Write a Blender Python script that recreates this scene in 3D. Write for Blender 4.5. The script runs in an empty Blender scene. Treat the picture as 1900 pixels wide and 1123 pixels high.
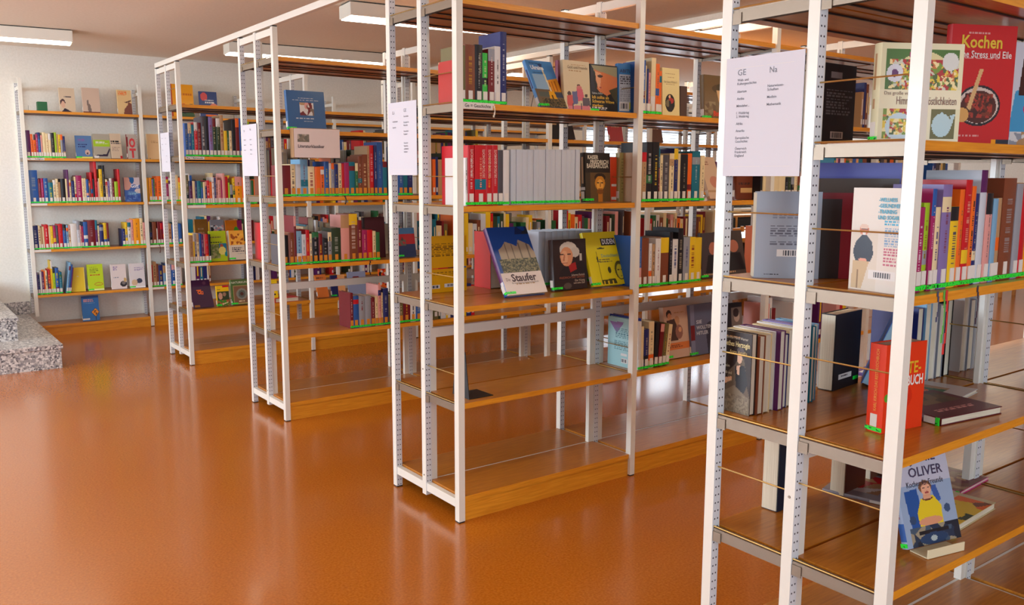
import bpy, math, random
from math import sin, cos, radians, pi, sqrt
from mathutils import Matrix, Vector, Euler
import numpy as np

S = bpy.context.scene
COL = S.collection
# ------------------------------------------------------------------ camera
F, CX, CY, CZ = 1602.46, -1.8992, -2.9353, 1.4606
YAW, PITCH, ROLL = 0.6374, -0.1452, 0.0031
fw = Vector((sin(YAW) * cos(PITCH), cos(YAW) * cos(PITCH), sin(PITCH)))
rt0 = Vector((cos(YAW), -sin(YAW), 0)); up0 = rt0.cross(fw)
rt = cos(ROLL) * rt0 + sin(ROLL) * up0
up = -sin(ROLL) * rt0 + cos(ROLL) * up0
cam_d = bpy.data.cameras.new('camera'); cam = bpy.data.objects.new('camera', cam_d); COL.objects.link(cam)
M = Matrix((rt, up, -fw)).transposed().to_4x4(); M.translation = (CX, CY, CZ)
cam.matrix_world = M
cam_d.sensor_fit = 'HORIZONTAL'; cam_d.sensor_width = 36; cam_d.lens = F * 36 / 1900
cam_d.clip_start = 0.05; cam_d.clip_end = 60
S.camera = cam
# ------------------------------------------------------------------ look
S.view_settings.view_transform = 'Standard'; S.view_settings.look = 'None'
S.view_settings.gamma = 1; S.view_settings.use_curve_mapping = False
S.view_settings.exposure = 0.66
S.cycles.max_bounces = 7; S.cycles.diffuse_bounces = 4; S.cycles.glossy_bounces = 4
S.cycles.caustics_reflective = False; S.cycles.caustics_refractive = False
# ------------------------------------------------------------------ daylight and world
W = bpy.data.worlds.new('sky'); S.world = W; W.use_nodes = True
bg = W.node_tree.nodes['Background']; bg.inputs[0].default_value = (0.80, 0.90, 1.0, 1); bg.inputs[1].default_value = 2.3


def area(name, loc, rot, sx, sy, power, col):
    l = bpy.data.lights.new(name, 'AREA'); l.shape = 'RECTANGLE'; l.size = sx; l.size_y = sy
    l.energy = power; l.color = col
    o = bpy.data.objects.new(name, l); COL.objects.link(o); o.location = loc; o.rotation_euler = rot
    return o


# daylight entering through the windows of the left wall and of the wall behind the camera
area('window_daylight_left', (-5.93, 2.6, 1.55), (0, radians(-66), 0), 1.5, 5.6, 330, (0.74, 0.88, 1.0))
area('window_daylight_rear', (-2.6, -6.93, 1.55), (radians(78), 0, 0), 5.0, 1.5, 150, (0.70, 0.86, 1.0))
# daylight entering through the big window of the back wall
area('window_daylight_back', (8.3, 6.02, 1.75), (radians(-90), 0, 0), 4.3, 1.4, 40, (0.84, 0.92, 1.0))


def lin(c):
    return tuple((x / 255 / 12.92) if x / 255 <= 0.04045 else ((x / 255 + 0.055) / 1.055) ** 2.4 for x in c[:3])


# ------------------------------------------------------------------ projection helpers (photo pixel -> point on a plane)
CAMP = Vector((CX, CY, CZ))


def PR(x, y, z):
    d = Vector((x, y, z)) - CAMP; q = d.dot(fw)
    return 950 + F * d.dot(rt) / q, 561.5 - F * d.dot(up) / q


def BP(px, py, ax, val):
    d = (px - 950) / F * rt - (py - 561.5) / F * up + fw
    return CAMP + d * ((val - CAMP[ax]) / d[ax])


# ------------------------------------------------------------------ materials
def mat(name, rgb=None, rough=0.5, metal=0.0, emit=None, estr=0, coat=0.0, spec=None):
    m = bpy.data.materials.new(name); m.use_nodes = True
    b = m.node_tree.nodes['Principled BSDF']
    if rgb is not None: b.inputs['Base Color'].default_value = (*lin(rgb), 1)
    b.inputs['Roughness'].default_value = rough; b.inputs['Metallic'].default_value = metal
    if coat: b.inputs['Coat Weight'].default_value = coat; b.inputs['Coat Roughness'].default_value = 0.12
    if spec is not None: b.inputs['Specular IOR Level'].default_value = spec
    if emit: b.inputs['Emission Color'].default_value = (*emit, 1); b.inputs['Emission Strength'].default_value = estr
    return m, m.node_tree, b


def nd(nt, t, **k):
    n = nt.nodes.new(t)
    for a, v in k.items(): setattr(n, a, v)
    return n


def noise_mix(nt, b, ca, cb, scale, detail=4, coord='Object', stretch=(1, 1, 1), lo=0.35, hi=0.65, bump=0.0, rough=None):
    tc = nd(nt, 'ShaderNodeTexCoord') if coord != 'Position' else nd(nt, 'ShaderNodeNewGeometry')
    mp = nd(nt, 'ShaderNodeMapping'); mp.inputs['Scale'].default_value = stretch
    nt.links.new(tc.outputs['Position' if coord == 'Position' else coord], mp.inputs['Vector'])
    n = nd(nt, 'ShaderNodeTexNoise'); n.inputs['Scale'].default_value = scale; n.inputs['Detail'].default_value = detail
    nt.links.new(mp.outputs[0], n.inputs['Vector'])
    r = nd(nt, 'ShaderNodeValToRGB')
    r.color_ramp.elements[0].position = lo; r.color_ramp.elements[1].position = hi
    r.color_ramp.elements[0].color = (*lin(ca), 1); r.color_ramp.elements[1].color = (*lin(cb), 1)
    nt.links.new(n.outputs['Fac'], r.inputs[0]); nt.links.new(r.outputs[0], b.inputs['Base Color'])
    if bump:
        bp = nd(nt, 'ShaderNodeBump'); bp.inputs['Strength'].default_value = bump; bp.inputs['Distance'].default_value = 0.002
        nt.links.new(n.outputs['Fac'], bp.inputs['Height']); nt.links.new(bp.outputs[0], b.inputs['Normal'])
    return n, r


MT = {}
m, nt, b = mat('wall_plaster', rough=0.9); noise_mix(nt, b, (233, 229, 219), (240, 236, 227), 60, 3, 'Position', bump=0.25); MT['wall'] = m
m, nt, b = mat('ceiling_plaster', rough=0.95); noise_mix(nt, b, (238, 228, 212), (243, 233, 218), 50, 3, 'Position', bump=0.2); MT['ceil'] = m
m, nt, b = mat('linoleum', rough=0.22, coat=0.3)
n1, r1 = noise_mix(nt, b, (164, 88, 16), (190, 110, 32), 110, 5, 'Position', lo=0.3, hi=0.7)
n2 = nd(nt, 'ShaderNodeTexNoise'); n2.inputs['Scale'].default_value = 1.3; n2.inputs['Detail'].default_value = 2
g = nd(nt, 'ShaderNodeNewGeometry'); nt.links.new(g.outputs['Position'], n2.inputs['Vector'])
mr = nd(nt, 'ShaderNodeMapRange'); mr.inputs['To Min'].default_value = 0.19; mr.inputs['To Max'].default_value = 0.26
nt.links.new(n2.outputs['Fac'], mr.inputs['Value']); nt.links.new(mr.outputs[0], b.inputs['Roughness'])
MT['floor'] = m
m, nt, b = mat('beech_laminate', rough=0.3, coat=0.2); noise_mix(nt, b, (162, 94, 20), (192, 122, 36), 9, 5, 'Position', (1, 14, 14), 0.3, 0.72); MT['wood'] = m
m, nt, b = mat('beech_edge', rough=0.4); noise_mix(nt, b, (208, 130, 26), (230, 156, 42), 9, 4, 'Position', (1, 10, 20), 0.3, 0.72); MT['edge'] = m
m, nt, b = mat('oak_furniture', rough=0.4); noise_mix(nt, b, (196, 128, 58), (214, 150, 78), 8, 4, 'Position', (6, 6, 1), 0.3, 0.72); MT['oak'] = m
MT['white'] = mat('white_enamel', (226, 222, 212), 0.35, coat=0.2)[0]
MT['black'] = mat('black_plastic', (18, 18, 22), 0.5)[0]
MT['steel'] = mat('galvanised_steel', (128, 112, 96), 0.42, 0.55)[0]
MT['steel_dark'] = mat('dark_steel', (46, 38, 40), 0.4, 0.6)[0]
MT['brass'] = mat('brass_wire', (190, 160, 100), 0.28, 0.9)[0]
MT['paper'] = mat('white_paper', (206, 204, 214), 0.7)[0]
MT['ink'] = mat('black_ink', (52, 50, 60), 0.7)[0]
MT['frame'] = mat('window_frame', (60, 56, 58), 0.5)[0]
MT['blind'] = mat('blind_slat', (230, 232, 236), 0.5)[0]
MT['tan_board'] = mat('tan_board', (168, 132, 92), 0.6)[0]
MT['dark'] = mat('dark_panel', (30, 26, 28), 0.6)[0]
MT['lamp_body'] = mat('lamp_body', (226, 220, 206), 0.45)[0]
MT['lamp'] = mat('lamp_diffuser', (255, 250, 240), 0.4, emit=(1.0, 0.92, 0.76), estr=6.0)[0]
MT['lamp_bright'] = mat('bright_lamp_diffuser', (255, 250, 240), 0.4, emit=(1.0, 0.90, 0.72), estr=13.0)[0]  # hidden lamps glow stronger than the visible ones, added to brighten between the racks
m, nt, b = mat('granite', rough=0.35)
v = nd(nt, 'ShaderNodeTexVoronoi'); v.inputs['Scale'].default_value = 85
g = nd(nt, 'ShaderNodeNewGeometry'); nt.links.new(g.outputs['Position'], v.inputs['Vector'])
r = nd(nt, 'ShaderNodeValToRGB'); cr = r.color_ramp; cr.interpolation = 'CONSTANT'
cr.elements[0].position = 0; cr.elements[0].color = (*lin((92, 86, 88)), 1)
for p_, c_ in ((0.22, (150, 146, 146)), (0.45, (186, 180, 176)), (0.62, (214, 208, 204)), (0.82, (128, 124, 128))):
    e = cr.elements.new(p_); e.color = (*lin(c_), 1)
cr.elements[-1].position = 0.9; cr.elements[-1].color = (*lin((168, 160, 152)), 1)
nt.links.new(v.outputs['Color'], r.inputs[0]); nt.links.new(r.outputs[0], b.inputs['Base Color']); MT['granite'] = m
# perforated post: pairs of dark punched holes every 25 mm, placed by the UVs of the perforated faces (metres)
m, nt, b = mat('perforated_enamel', (214, 216, 220), 0.4)
uv = nd(nt, 'ShaderNodeUVMap'); uv.uv_map = 'UVMap'; sp = nd(nt, 'ShaderNodeSeparateXYZ'); nt.links.new(uv.outputs[0], sp.inputs[0])


def mth(op, a, b_=None, c=None):
    n = nd(nt, 'ShaderNodeMath', operation=op)
    for i, q in enumerate((a, b_, c)):
        if q is None: continue
        if isinstance(q, (int, float)): n.inputs[i].default_value = q
        else: nt.links.new(q, n.inputs[i])
    return n.outputs[0]


dx = mth('SUBTRACT', mth('ABSOLUTE', mth('SUBTRACT', sp.outputs[0], 0.015)), 0.0063)
dz = mth('MULTIPLY', mth('SUBTRACT', mth('FRACT', mth('DIVIDE', sp.outputs[1], 0.0242)), 0.5), 0.0242)
dd = mth('SQRT', mth('ADD', mth('MULTIPLY', dx, dx), mth('MULTIPLY', dz, dz)))
hole = mth('LESS_THAN', dd, 0.0027)
mx = nd(nt, 'ShaderNodeMix', data_type='RGBA'); mx.inputs['A'].default_value = (*lin((214, 216, 220)), 1); mx.inputs['B'].default_value = (*lin((30, 30, 40)), 1)
nt.links.new(hole, mx.inputs['Factor']); nt.links.new(mx.outputs['Result'], b.inputs['Base Color']); MT['perf'] = m


def vcol_mat(name, rough, coat=0.0):
    m, nt, b = mat(name, rough=rough, coat=coat)
    a = nd(nt, 'ShaderNodeVertexColor'); a.layer_name = 'Col'; nt.links.new(a.outputs['Color'], b.inputs['Base Color'])
    return m


MT['print'] = vcol_mat('printed_cover', 0.42, 0.06)
MT['print'].node_tree.nodes['Principled BSDF'].inputs['Specular IOR Level'].default_value = 0.35
MT['matt_print'] = vcol_mat('printed_card', 0.6)
m, nt, b = mat('page_block', rough=0.8)
w_ = nd(nt, 'ShaderNodeTexNoise'); w_.inputs['Scale'].default_value = 260; tc = nd(nt, 'ShaderNodeTexCoord')
mp = nd(nt, 'ShaderNodeMapping'); mp.inputs['Scale'].default_value = (0.04, 3.5, 0.02); nt.links.new(tc.outputs['Object'], mp.inputs[0]); nt.links.new(mp.outputs[0], w_.inputs['Vector'])
r = nd(nt, 'ShaderNodeValToRGB'); r.color_ramp.elements[0].position = 0.3; r.color_ramp.elements[1].position = 0.7
r.color_ramp.elements[0].color = (*lin((196, 184, 160)), 1); r.color_ramp.elements[1].color = (*lin((228, 220, 200)), 1)
nt.links.new(w_.outputs['Fac'], r.inputs[0]); nt.links.new(r.outputs[0], b.inputs['Base Color']); MT['pages'] = m
m, nt, b = mat('green_tape', rough=0.4); noise_mix(nt, b, (14, 84, 30), (40, 236, 60), 230, 0, 'Position', (1, .4, 1), .34, .38); MT['tape'] = m
MT['tape_ink'] = mat('tape_ink', (10, 60, 25), 0.5)[0]
MT['sticker'] = mat('white_sticker', (222, 214, 206), 0.6)[0]
MT['sticker_orange'] = mat('orange_sticker', (206, 130, 26), 0.6)[0]
MT['sticker_yellow'] = mat('yellow_sticker', (214, 190, 40), 0.6)[0]
m, nt, b = mat('clear_acrylic', (235, 240, 242), 0.05); b.inputs['Transmission Weight'].default_value = 0.95; b.inputs['IOR'].default_value = 1.3; MT['acrylic'] = m
m, nt, b = mat('window_glass', (255, 255, 255), 0.0); b.inputs['Transmission Weight'].default_value = 1.0; b.inputs['IOR'].default_value = 1.01; MT['glass'] = m
MT['cream_plastic'] = mat('cream_plastic', (226, 214, 178), 0.4)[0]

_tm = {}


def solid(rgb, rough=0.5):
    k = (tuple(rgb), rough)
    if k not in _tm: _tm[k] = mat('paint_%02x%02x%02x' % tuple(int(q) for q in rgb), rgb, rough)[0]
    return _tm[k]


# ------------------------------------------------------------------ mesh helpers
class MB:
    def __init__(s): s.v = []; s.f = []; s.mi = []; s.ms = []; s.uv = {}; s.c = []

    def m(s, mt):
        if mt not in s.ms: s.ms.append(mt)
        return s.ms.index(mt)

    def quad(s, pts, mt, uv=None):
        i = len(s.v); s.v += [tuple(p) for p in pts]; s.f.append(tuple(range(i, i + len(pts)))); s.mi.append(s.m(mt))
        if uv: s.uv[len(s.f) - 1] = uv
        return s

    def box(s, x0, y0, z0, x1, y1, z1, mt, faces=None):
        i = len(s.v)
        s.v += [(x0, y0, z0), (x1, y0, z0), (x1, y1, z0), (x0, y1, z0), (x0, y0, z1), (x1, y0, z1), (x1, y1, z1), (x0, y1, z1)]
        k = s.m(mt)
        fm = faces or {}
        for nme, f in (('b', (0, 3, 2, 1)), ('t', (4, 5, 6, 7)), ('f', (0, 1, 5, 4)), ('r', (1, 2, 6, 5)), ('k', (2, 3, 7, 6)), ('l', (3, 0, 4, 7))):
            s.f.append(tuple(i + q for q in f)); s.mi.append(s.m(fm[nme]) if nme in fm else k)
        return s

    def tube(s, pts, r, mt, n=6):
        k = s.m(mt); P = [Vector(p) for p in pts]; rings = []
        for a, p in enumerate(P):
            d = (P[min(a + 1, len(P) - 1)] - P[max(a - 1, 0)]).normalized()
            t = d.cross(Vector((0, 0, 1)) if abs(d.z) < 0.9 else Vector((1, 0, 0))).normalized(); q = d.cross(t)
            i = len(s.v); s.v += [tuple(p + r * (cos(2 * pi * j / n) * t + sin(2 * pi * j / n) * q)) for j in range(n)]; rings.append(i)
        for a in range(len(P) - 1):
            for j in range(n):
                s.f.append((rings[a] + j, rings[a] + (j + 1) % n, rings[a + 1] + (j + 1) % n, rings[a + 1] + j)); s.mi.append(k)
        s.f.append(tuple(rings[0] + j for j in range(n))[::-1]); s.mi.append(k); s.f.append(tuple(rings[-1] + j for j in range(n))); s.mi.append(k)
        return s

    def build(s, name, parent=None, loc=None):
        me = bpy.data.meshes.new(name); me.from_pydata(s.v, [], s.f); me.polygons.foreach_set('material_index', s.mi)
        for mt in s.ms: me.materials.append(MT[mt] if isinstance(mt, str) else mt)
        if s.uv:
            ul = me.uv_layers.new(name='UVMap'); arr = np.full((len(me.loops), 2), -5.0)
            for fi, uvs in s.uv.items():
                ls = me.polygons[fi].loop_start
                for j, q in enumerate(uvs): arr[ls + j] = q
            ul.data.foreach_set('uv', arr.ravel())
        me.update()
        return link(name, me, parent, loc)


def link(name, me, parent=None, loc=None):
    o = bpy.data.objects.new(name, me); COL.objects.link(o)
    if parent: o.parent = parent
    if loc: o.location = loc
    return o


def empty(name, loc, label=None, cat=None, group=None):
    o = bpy.data.objects.new(name, None); COL.objects.link(o); o.location = loc; o.empty_display_size = 0.05
    if label: tag(o, label, cat, group)
    return o


def tag(o, label, cat, group=None):
    o['label'] = label; o['category'] = cat
    if group: o['group'] = group
    return o


def struct(o): o['kind'] = 'structure'; return o


def bevel(o, w=0.002, seg=2):
    md = o.modifiers.new('bevel', 'BEVEL'); md.width = w; md.segments = seg; md.limit_method = 'ANGLE'
    return o


# ------------------------------------------------------------------ painter: flat print as face colours on a fine grid
R = random.Random(7)
PAL = dict(k=(24, 22, 28), n=(38, 44, 96), b=(48, 88, 150), l=(124, 162, 190), t=(28, 104, 124), g=(44, 96, 60), G=(150, 180, 48), d=(44, 58, 40),
           r=(176, 30, 40), R=(104, 28, 36), o=(214, 104, 40), y=(216, 182, 50), Y=(222, 150, 34), w=(216, 212, 210), e=(220, 202, 164), s=(146, 148, 156),
           S=(76, 72, 78), p=(84, 34, 84), v=(128, 112, 158), m=(150, 40, 92), P=(208, 152, 146), N=(116, 66, 46), T=(172, 138, 104), O=(104, 96, 62), x=(60, 170, 70), h=(196, 200, 208))
CN = dict(k='black', n='navy', b='blue', l='light blue', t='teal', g='green', G='lime', d='dark green', r='red', R='dark red', o='orange', y='yellow', Y='amber', w='white',
          e='cream', s='grey', S='dark grey', p='purple', v='lilac', m='magenta', P='pink', N='brown', T='tan', O='olive', x='bright green', h='pale grey')


def C(c):
    c = PAL[c] if isinstance(c, str) else c
    g = sum(c) / 3; return np.array(lin([max(3, min(250, g + (q - g) * 1.16)) for q in c]))


def paint(w, h, cell, base, ops, rnd):
    nx = max(2, int(round(w / cell))); ny = max(2, int(round(h / cell)))
    a = np.empty((ny, nx, 3)); a[:] = C(base)
    U, V = np.meshgrid((np.arange(nx) + .5) / nx, (np.arange(ny) + .5) / ny)      # V runs down from the top
    for op in ops:
        k = op[0]
        if k == 'r':
            _, u0, v0, u1, v1, c = op; a[(U >= u0) & (U <= u1) & (V >= v0) & (V <= v1)] = C(c)
        elif k == 'e':
            _, u0, v0, ru, rv, c = op; a[((U - u0) / ru) ** 2 + ((V - v0) / rv) ** 2 <= 1] = C(c)
        elif k == 'p':
            _, pts, c = op; ins = np.zeros(U.shape, bool); j = len(pts) - 1
            for i in range(len(pts)):
                (xi, yi), (xj, yj) = pts[i], pts[j]
                ins ^= ((yi > V) != (yj > V)) & (U < (xj - xi) * (V - yi) / ((yj - yi) or 1e-9) + xi); j = i
            a[ins] = C(c)
        elif k == 'l':      # lines of small type
            _, u0, v0, u1, v1, n, c = op
            for q in range(n):
                vc = v0 + (v1 - v0) * (q + .5) / n; hh = (v1 - v0) / n * .28; x = u0; end = u1 - (u1 - u0) * rnd.random() * .35
                while x < end:
                    ww = (u1 - u0) * (.05 + .12 * rnd.random()); a[(U >= x) & (U <= min(x + ww, end)) & (abs(V - vc) <= hh)] = C(c); x += ww + (u1 - u0) * .04
        elif k == 'b':      # barcode
            _, u0, v0, u1, v1 = op; a[(U >= u0) & (U <= u1) & (V >= v0) & (V <= v1) & (np.floor((U - u0) * w / .0022).astype(int) % 3 != 1)] = C((70, 70, 76))
        elif k == 'n':      # mottled picture area
            _, u0, v0, u1, v1, cs, sc = op; mu = (U >= u0) & (U <= u1) & (V >= v0) & (V <= v1)
            r = np.random.RandomState(rnd.randint(0, 9999)); gx = max(1, int(sc * (u1 - u0))); gy = max(1, int(sc * (v1 - v0) * h / w))
            pts = r.rand(gx * gy + 4, 2) * [(u1 - u0), (v1 - v0)] + [u0, v0]; ci = r.randint(0, len(cs), len(pts))
            uu, vv = U[mu], V[mu]
            idx = np.argmin((uu[:, None] - pts[None, :, 0]) ** 2 + ((vv[:, None] - pts[None, :, 1]) * h / w) ** 2, axis=1)
            a[mu] = np.array([C(c) for c in cs])[ci[idx]]
    return a


def auto_spine(c, w, h, rnd):
    """ops for a spine: title running up the back, sometimes a band or a second colour"""
    dark = sum(PAL[c] if isinstance(c, str) else c) < 330
    tc = rnd.choice(['w', 'e', 'y', 'w', 's']) if dark else rnd.choice(['k', 'n', 'R', 'k', 'S'])
    ba = PAL[c] if isinstance(c, str) else c; f_ = .4 + .4 * rnd.random(); tc = tuple(ba[i] + (PAL[tc][i] - ba[i]) * f_ for i in range(3))
    ops = []; q = rnd.random(); c2 = rnd.choice('knbtrRoywesPTpg')
    if q < .16: ops.append(('r', 0, 0, 1, .16 + .2 * rnd.random(), c2))
    elif q < .28: s = .45 + .3 * rnd.random(); ops.append(('r', 0, s, 1, s + .1 + .1 * rnd.random(), c2))
    elif q < .36: ops.append(('r', 0, .12, 1, .26, c2))
    if rnd.random() < .72:
        v = .14 + .1 * rnd.random(); end = .62 + .12 * rnd.random(); hw = rnd.choice((.1, .14, .18)); lo, hi = .5 - hw, .5 + hw
        while v < end:
            s = .006 + .014 * rnd.random(); ops.append(('r', lo, v, hi, v + s, tc)); v += s + .008
            if rnd.random() < .12: v += .04
    return ops


def grid_face(verts, faces, cols, mis, mi, P0, du, dv, arr, bulge=None):
    """P0 = top-left corner, du/dv the full edges; arr[ny,nx,3]"""
    ny, nx = arr.shape[:2]; i0 = len(verts)
    for j in range(ny + 1):
        for i in range(nx + 1):
            p = P0 + du * (i / nx) + dv * (j / ny)
            if bulge is not None: p = p + bulge * (1 - (2 * i / nx - 1) ** 2)
            verts.append(p)
    for j in range(ny):
        for i in range(nx):
            q = i0 + j * (nx + 1) + i
            faces.append((q, q + nx + 1, q + nx + 2, q + 1)); cols.append(arr[j, i]); mis.append(mi)


def colored_mesh(name, verts, faces, cols, mis, mats):
    me = bpy.data.meshes.new(name); me.from_pydata([tuple(v) for v in verts], [], faces)
    for q in mats: me.materials.append(q)
    me.polygons.foreach_set('material_index', mis)
    at = me.color_attributes.new('Col', 'FLOAT_COLOR', 'CORNER'); n = np.array([len(f) for f in faces])
    c4 = np.ones((len(faces), 4)); c4[:, :3] = np.array(cols); at.data.foreach_set('color', np.repeat(c4, n, axis=0).ravel())
    me.update(); return me


def add_box(verts, faces, cols, mis, mi, x0, y0, z0, x1, y1, z1, c, skip=''):
    i = len(verts)
    for p in ((x0, y0, z0), (x1, y0, z0), (x1, y1, z0), (x0, y1, z0), (x0, y0, z1), (x1, y0, z1), (x1, y1, z1), (x0, y1, z1)): verts.append(Vector(p))
    for nme, f in (('b', (0, 3, 2, 1)), ('t', (4, 5, 6, 7)), ('f', (0, 1, 5, 4)), ('r', (1, 2, 6, 5)), ('k', (2, 3, 7, 6)), ('l', (3, 0, 4, 7))):
        if nme in skip: continue
        faces.append(tuple(i + q for q in f)); cols.append(c); mis.append(mi)


AX, AY, AZ = Vector((1, 0, 0)), Vector((0, 1, 0)), Vector((0, 0, 1))
_dg = None


def text_mesh(s, size, width=None, bold=0.0):
    cu = bpy.data.curves.new('t', 'FONT'); cu.body = s; cu.size = size; cu.resolution_u = 2; cu.offset = bold; cu.align_x = 'LEFT'
    o = bpy.data.objects.new('t', cu); COL.objects.link(o)
    dg = bpy.context.evaluated_depsgraph_get(); me = bpy.data.meshes.new_from_object(o.evaluated_get(dg))
    bpy.data.objects.remove(o); bpy.data.curves.remove(cu)
    co = np.empty(len(me.vertices) * 3); me.vertices.foreach_get('co', co); co = co.reshape(-1, 3)
    if len(co) and width:
        x0 = co[:, 0].min(); k = width / max(1e-6, co[:, 0].max() - x0); co[:, 0] = (co[:, 0] - x0) * k
        me.vertices.foreach_set('co', co.ravel())
    return me


def put_text(parent, s, x, y, z, size, rgb, width=None, side='front', name='title', bold=0.0, off=0.0012):
    """lettering lying on the local front (-y) face, or running up (side='up') the local spine (-x) face; x,z = lower-left of the line"""
    me = text_mesh(s, size, width, bold)
    if not len(me.vertices): return
    if side == 'front': M = Matrix.Translation((x, y - off, z)) @ Matrix.Rotation(pi / 2, 4, 'X')
    elif side == 'left': M = Matrix.Translation((x - off, y, z)) @ Matrix.Rotation(-pi / 2, 4, 'Z') @ Matrix.Rotation(pi / 2, 4, 'X')
    elif side == 'up': M = Matrix.Translation((x - off, y, z)) @ Matrix.Rotation(-pi / 2, 4, 'Z') @ Matrix.Rotation(pi / 2, 4, 'X') @ Matrix.Rotation(pi / 2, 4, 'Z')
    elif side == 'back': M = Matrix.Translation((x, y + off, z)) @ Matrix.Rotation(pi, 4, 'Z') @ Matrix.Rotation(pi / 2, 4, 'X')
    elif side == 'top': M = Matrix.Translation((x, y, z + off))
    me.transform(M); me.materials.append(solid(rgb, 0.45)); return link(name, me, parent)


# ------------------------------------------------------------------ the book
BOOKS = []


def make_book(w, h, t, c, front=None, back=None, spine=None, cell=0.004, page='pages', seed=None, name='book', cover_cell=None, sticker='w', tape=True, detail=True):
    """local frame: front cover at y=0 facing -y, spine at x=0 facing -x, bottom at z=0"""
    rnd = random.Random(seed if seed is not None else R.randint(0, 10 ** 6))
    bd = min(0.0025, t * 0.18); V_, F_, K_, I_ = [], [], [], []
    cc = C(c); cv = cover_cell or cell
    z1 = Vector((0, 0, h))
    if front is not None: grid_face(V_, F_, K_, I_, 0, z1.copy(), AX * w, -AZ * h, paint(w, h, cv, c, front, rnd))
    if back is not None: grid_face(V_, F_, K_, I_, 0, Vector((w, t, h)), -AX * w, -AZ * h, paint(w, h, cv, c, back, rnd))
    sp = auto_spine(c, t, h, rnd) if spine is None else spine
    grid_face(V_, F_, K_, I_, 0, Vector((0, t, h)), -AY * t, -AZ * h, paint(t, h, cell, c, sp, rnd), bulge=Vector((-min(.003, t * .1), 0, 0)))
    add_box(V_, F_, K_, I_, 0, 0.0, 0, 0, w, bd, h, cc, 'f' if front is not None else '')
    add_box(V_, F_, K_, I_, 0, 0.0, t - bd, 0, w, t, h, cc, 'k' if back is not None else '')
    add_box(V_, F_, K_, I_, 0, 0.0, bd, 0, bd, t - bd, h, cc, 'lfk')
    o = link(name, colored_mesh(name, V_, F_, K_, I_, [MT['print']]))
    g_ = 0.003
    MB().box(bd, bd, g_, w - g_, t - bd, h - g_, page).build('pages', o)
    if detail:
        if sticker:
            sw = min(0.02, t * .8); y0 = t / 2 - sw / 2; mt = {'w': 'sticker', 'o': 'sticker_orange', 'y': 'sticker_yellow'}[sticker]
            MB().box(-0.0042, y0, 0.016, -0.0012, y0 + sw, 0.05, mt).build('spine_label', o)
        if tape:
            mb = MB().box(-0.0046, 0, 0.004, -.0008, t, 0.0145, 'tape')
            mb.build('tape', o)
    return o


def put(o, M):
    o.matrix_world = M; return o


def spines(rack, shelf, Yf, z, start, spec, ymid, depth=(0.13, 0.17), cell=0.004, sticker='w', group=None, face=-1, gap=0.0010, spine=None):
    """a run of upright books, spine to the viewer; spec = 'colour right_px/top_px' separated by blanks (read off the photograph)"""
    res = []; xl = BP(start, ymid, 1, Yf).x; shelf_books = []
    for tok in spec.split():
        if tok[0] == '>': xl = BP(float(tok[1:]), ymid, 1, Yf).x; continue
        c = tok[0]; body = tok[1:]; lean = 0
        if '~' in body: body, lean = body.split('~'); lean = float(lean)
        px, top = (float(q) for q in body.split('/'))
        xr = BP(px, ymid, 1, Yf).x; t = max(0.006, xr - xl - gap)
        h = max(0.12, BP((px), top, 1, Yf).z - z); w = min(R.uniform(*depth) * (0.8 + h), 0.2)
        o = make_book(w, h, t, c, cell=cell, sticker=sticker, spine=spine)
        jit = R.uniform(0, 0.006)
        if lean:
            a = radians(lean); hh = h / cos(a) * 0.96
            Mx = Matrix.Translation((xr - 0.0003, Yf + jit, z + .0006 + (t * sin(-a) if a < 0 else 0.0))) @ Matrix.Translation((-t, 0, 0)) @ Matrix.Rotation(a, 4, 'Y') @ Matrix.Translation((t, 0, 0))
            if a > 0: Mx = Matrix.Translation((0, 0, t * sin(a))) @ Mx
        else: Mx = Matrix.Translation((xr - 0.0003, Yf + jit, z + .0006))
        put(o, Mx @ Matrix.Rotation(pi / 2, 4, 'Z'))
        tag(o, '', 'book', group or ('books on ' + shelf))
        BOOKS.append(dict(o=o, c=c, t=t, h=h, rack=rack, shelf=shelf, x=(xl + xr) / 2)); res.append(o); xl = xr
    return res


def face_book(label, x0, x1, Y, z, top, T, c, ops, recl=8, rotz=0.0, H=None, cell=0.003, spine=None, group=None, back=False, sticker='w', tape=False, name='book', world=False, page='pages'):
    """a book shown cover first; x0,x1 = left/right px of its foot (or metres if world), top = px of its upper edge"""
    if world: xa, xb = x0, x1
    else: py = PR(0.5, Y, z)[1]; py = PR(BP(x0, py, 1, Y).x, Y, z)[1]; xa = BP(x0, py, 1, Y).x; xb = BP(x1, py, 1, Y).x
    w = (xb - xa) / cos(radians(rotz)); a = radians(recl)
    if H is None:
        lo, hi = 0.1, 0.45
        for _ in range(30):
            mid = (lo + hi) / 2
            if PR(xa, Y + mid * sin(a), z + mid * cos(a))[1] > top: lo = mid
            else: hi = mid
        H = lo
    o = make_book(w, H, T, c, front=ops, cell=cell, spine=spine if spine is not None else [('r', .3, .15, .7, .5, 'w' if sum(PAL[c]) < 330 else 'k')] if isinstance(c, str) else [], sticker=sticker, tape=False, page=page, name=name)
    if tape: MB().box(-0.0046, -0.0012, 0.006, min(0.05, w * .35), T * .5, 0.017, 'tape').build('tape', o)
    put(o, Matrix.Translation((xa, Y, z + 0.0008 + T * sin(a))) @ Matrix.Rotation(radians(rotz), 4, 'Z') @ Matrix.Rotation(-a, 4, 'X'))
    tag(o, label, 'book', group); o['W'] = w; o['H'] = H
    return o


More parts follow.
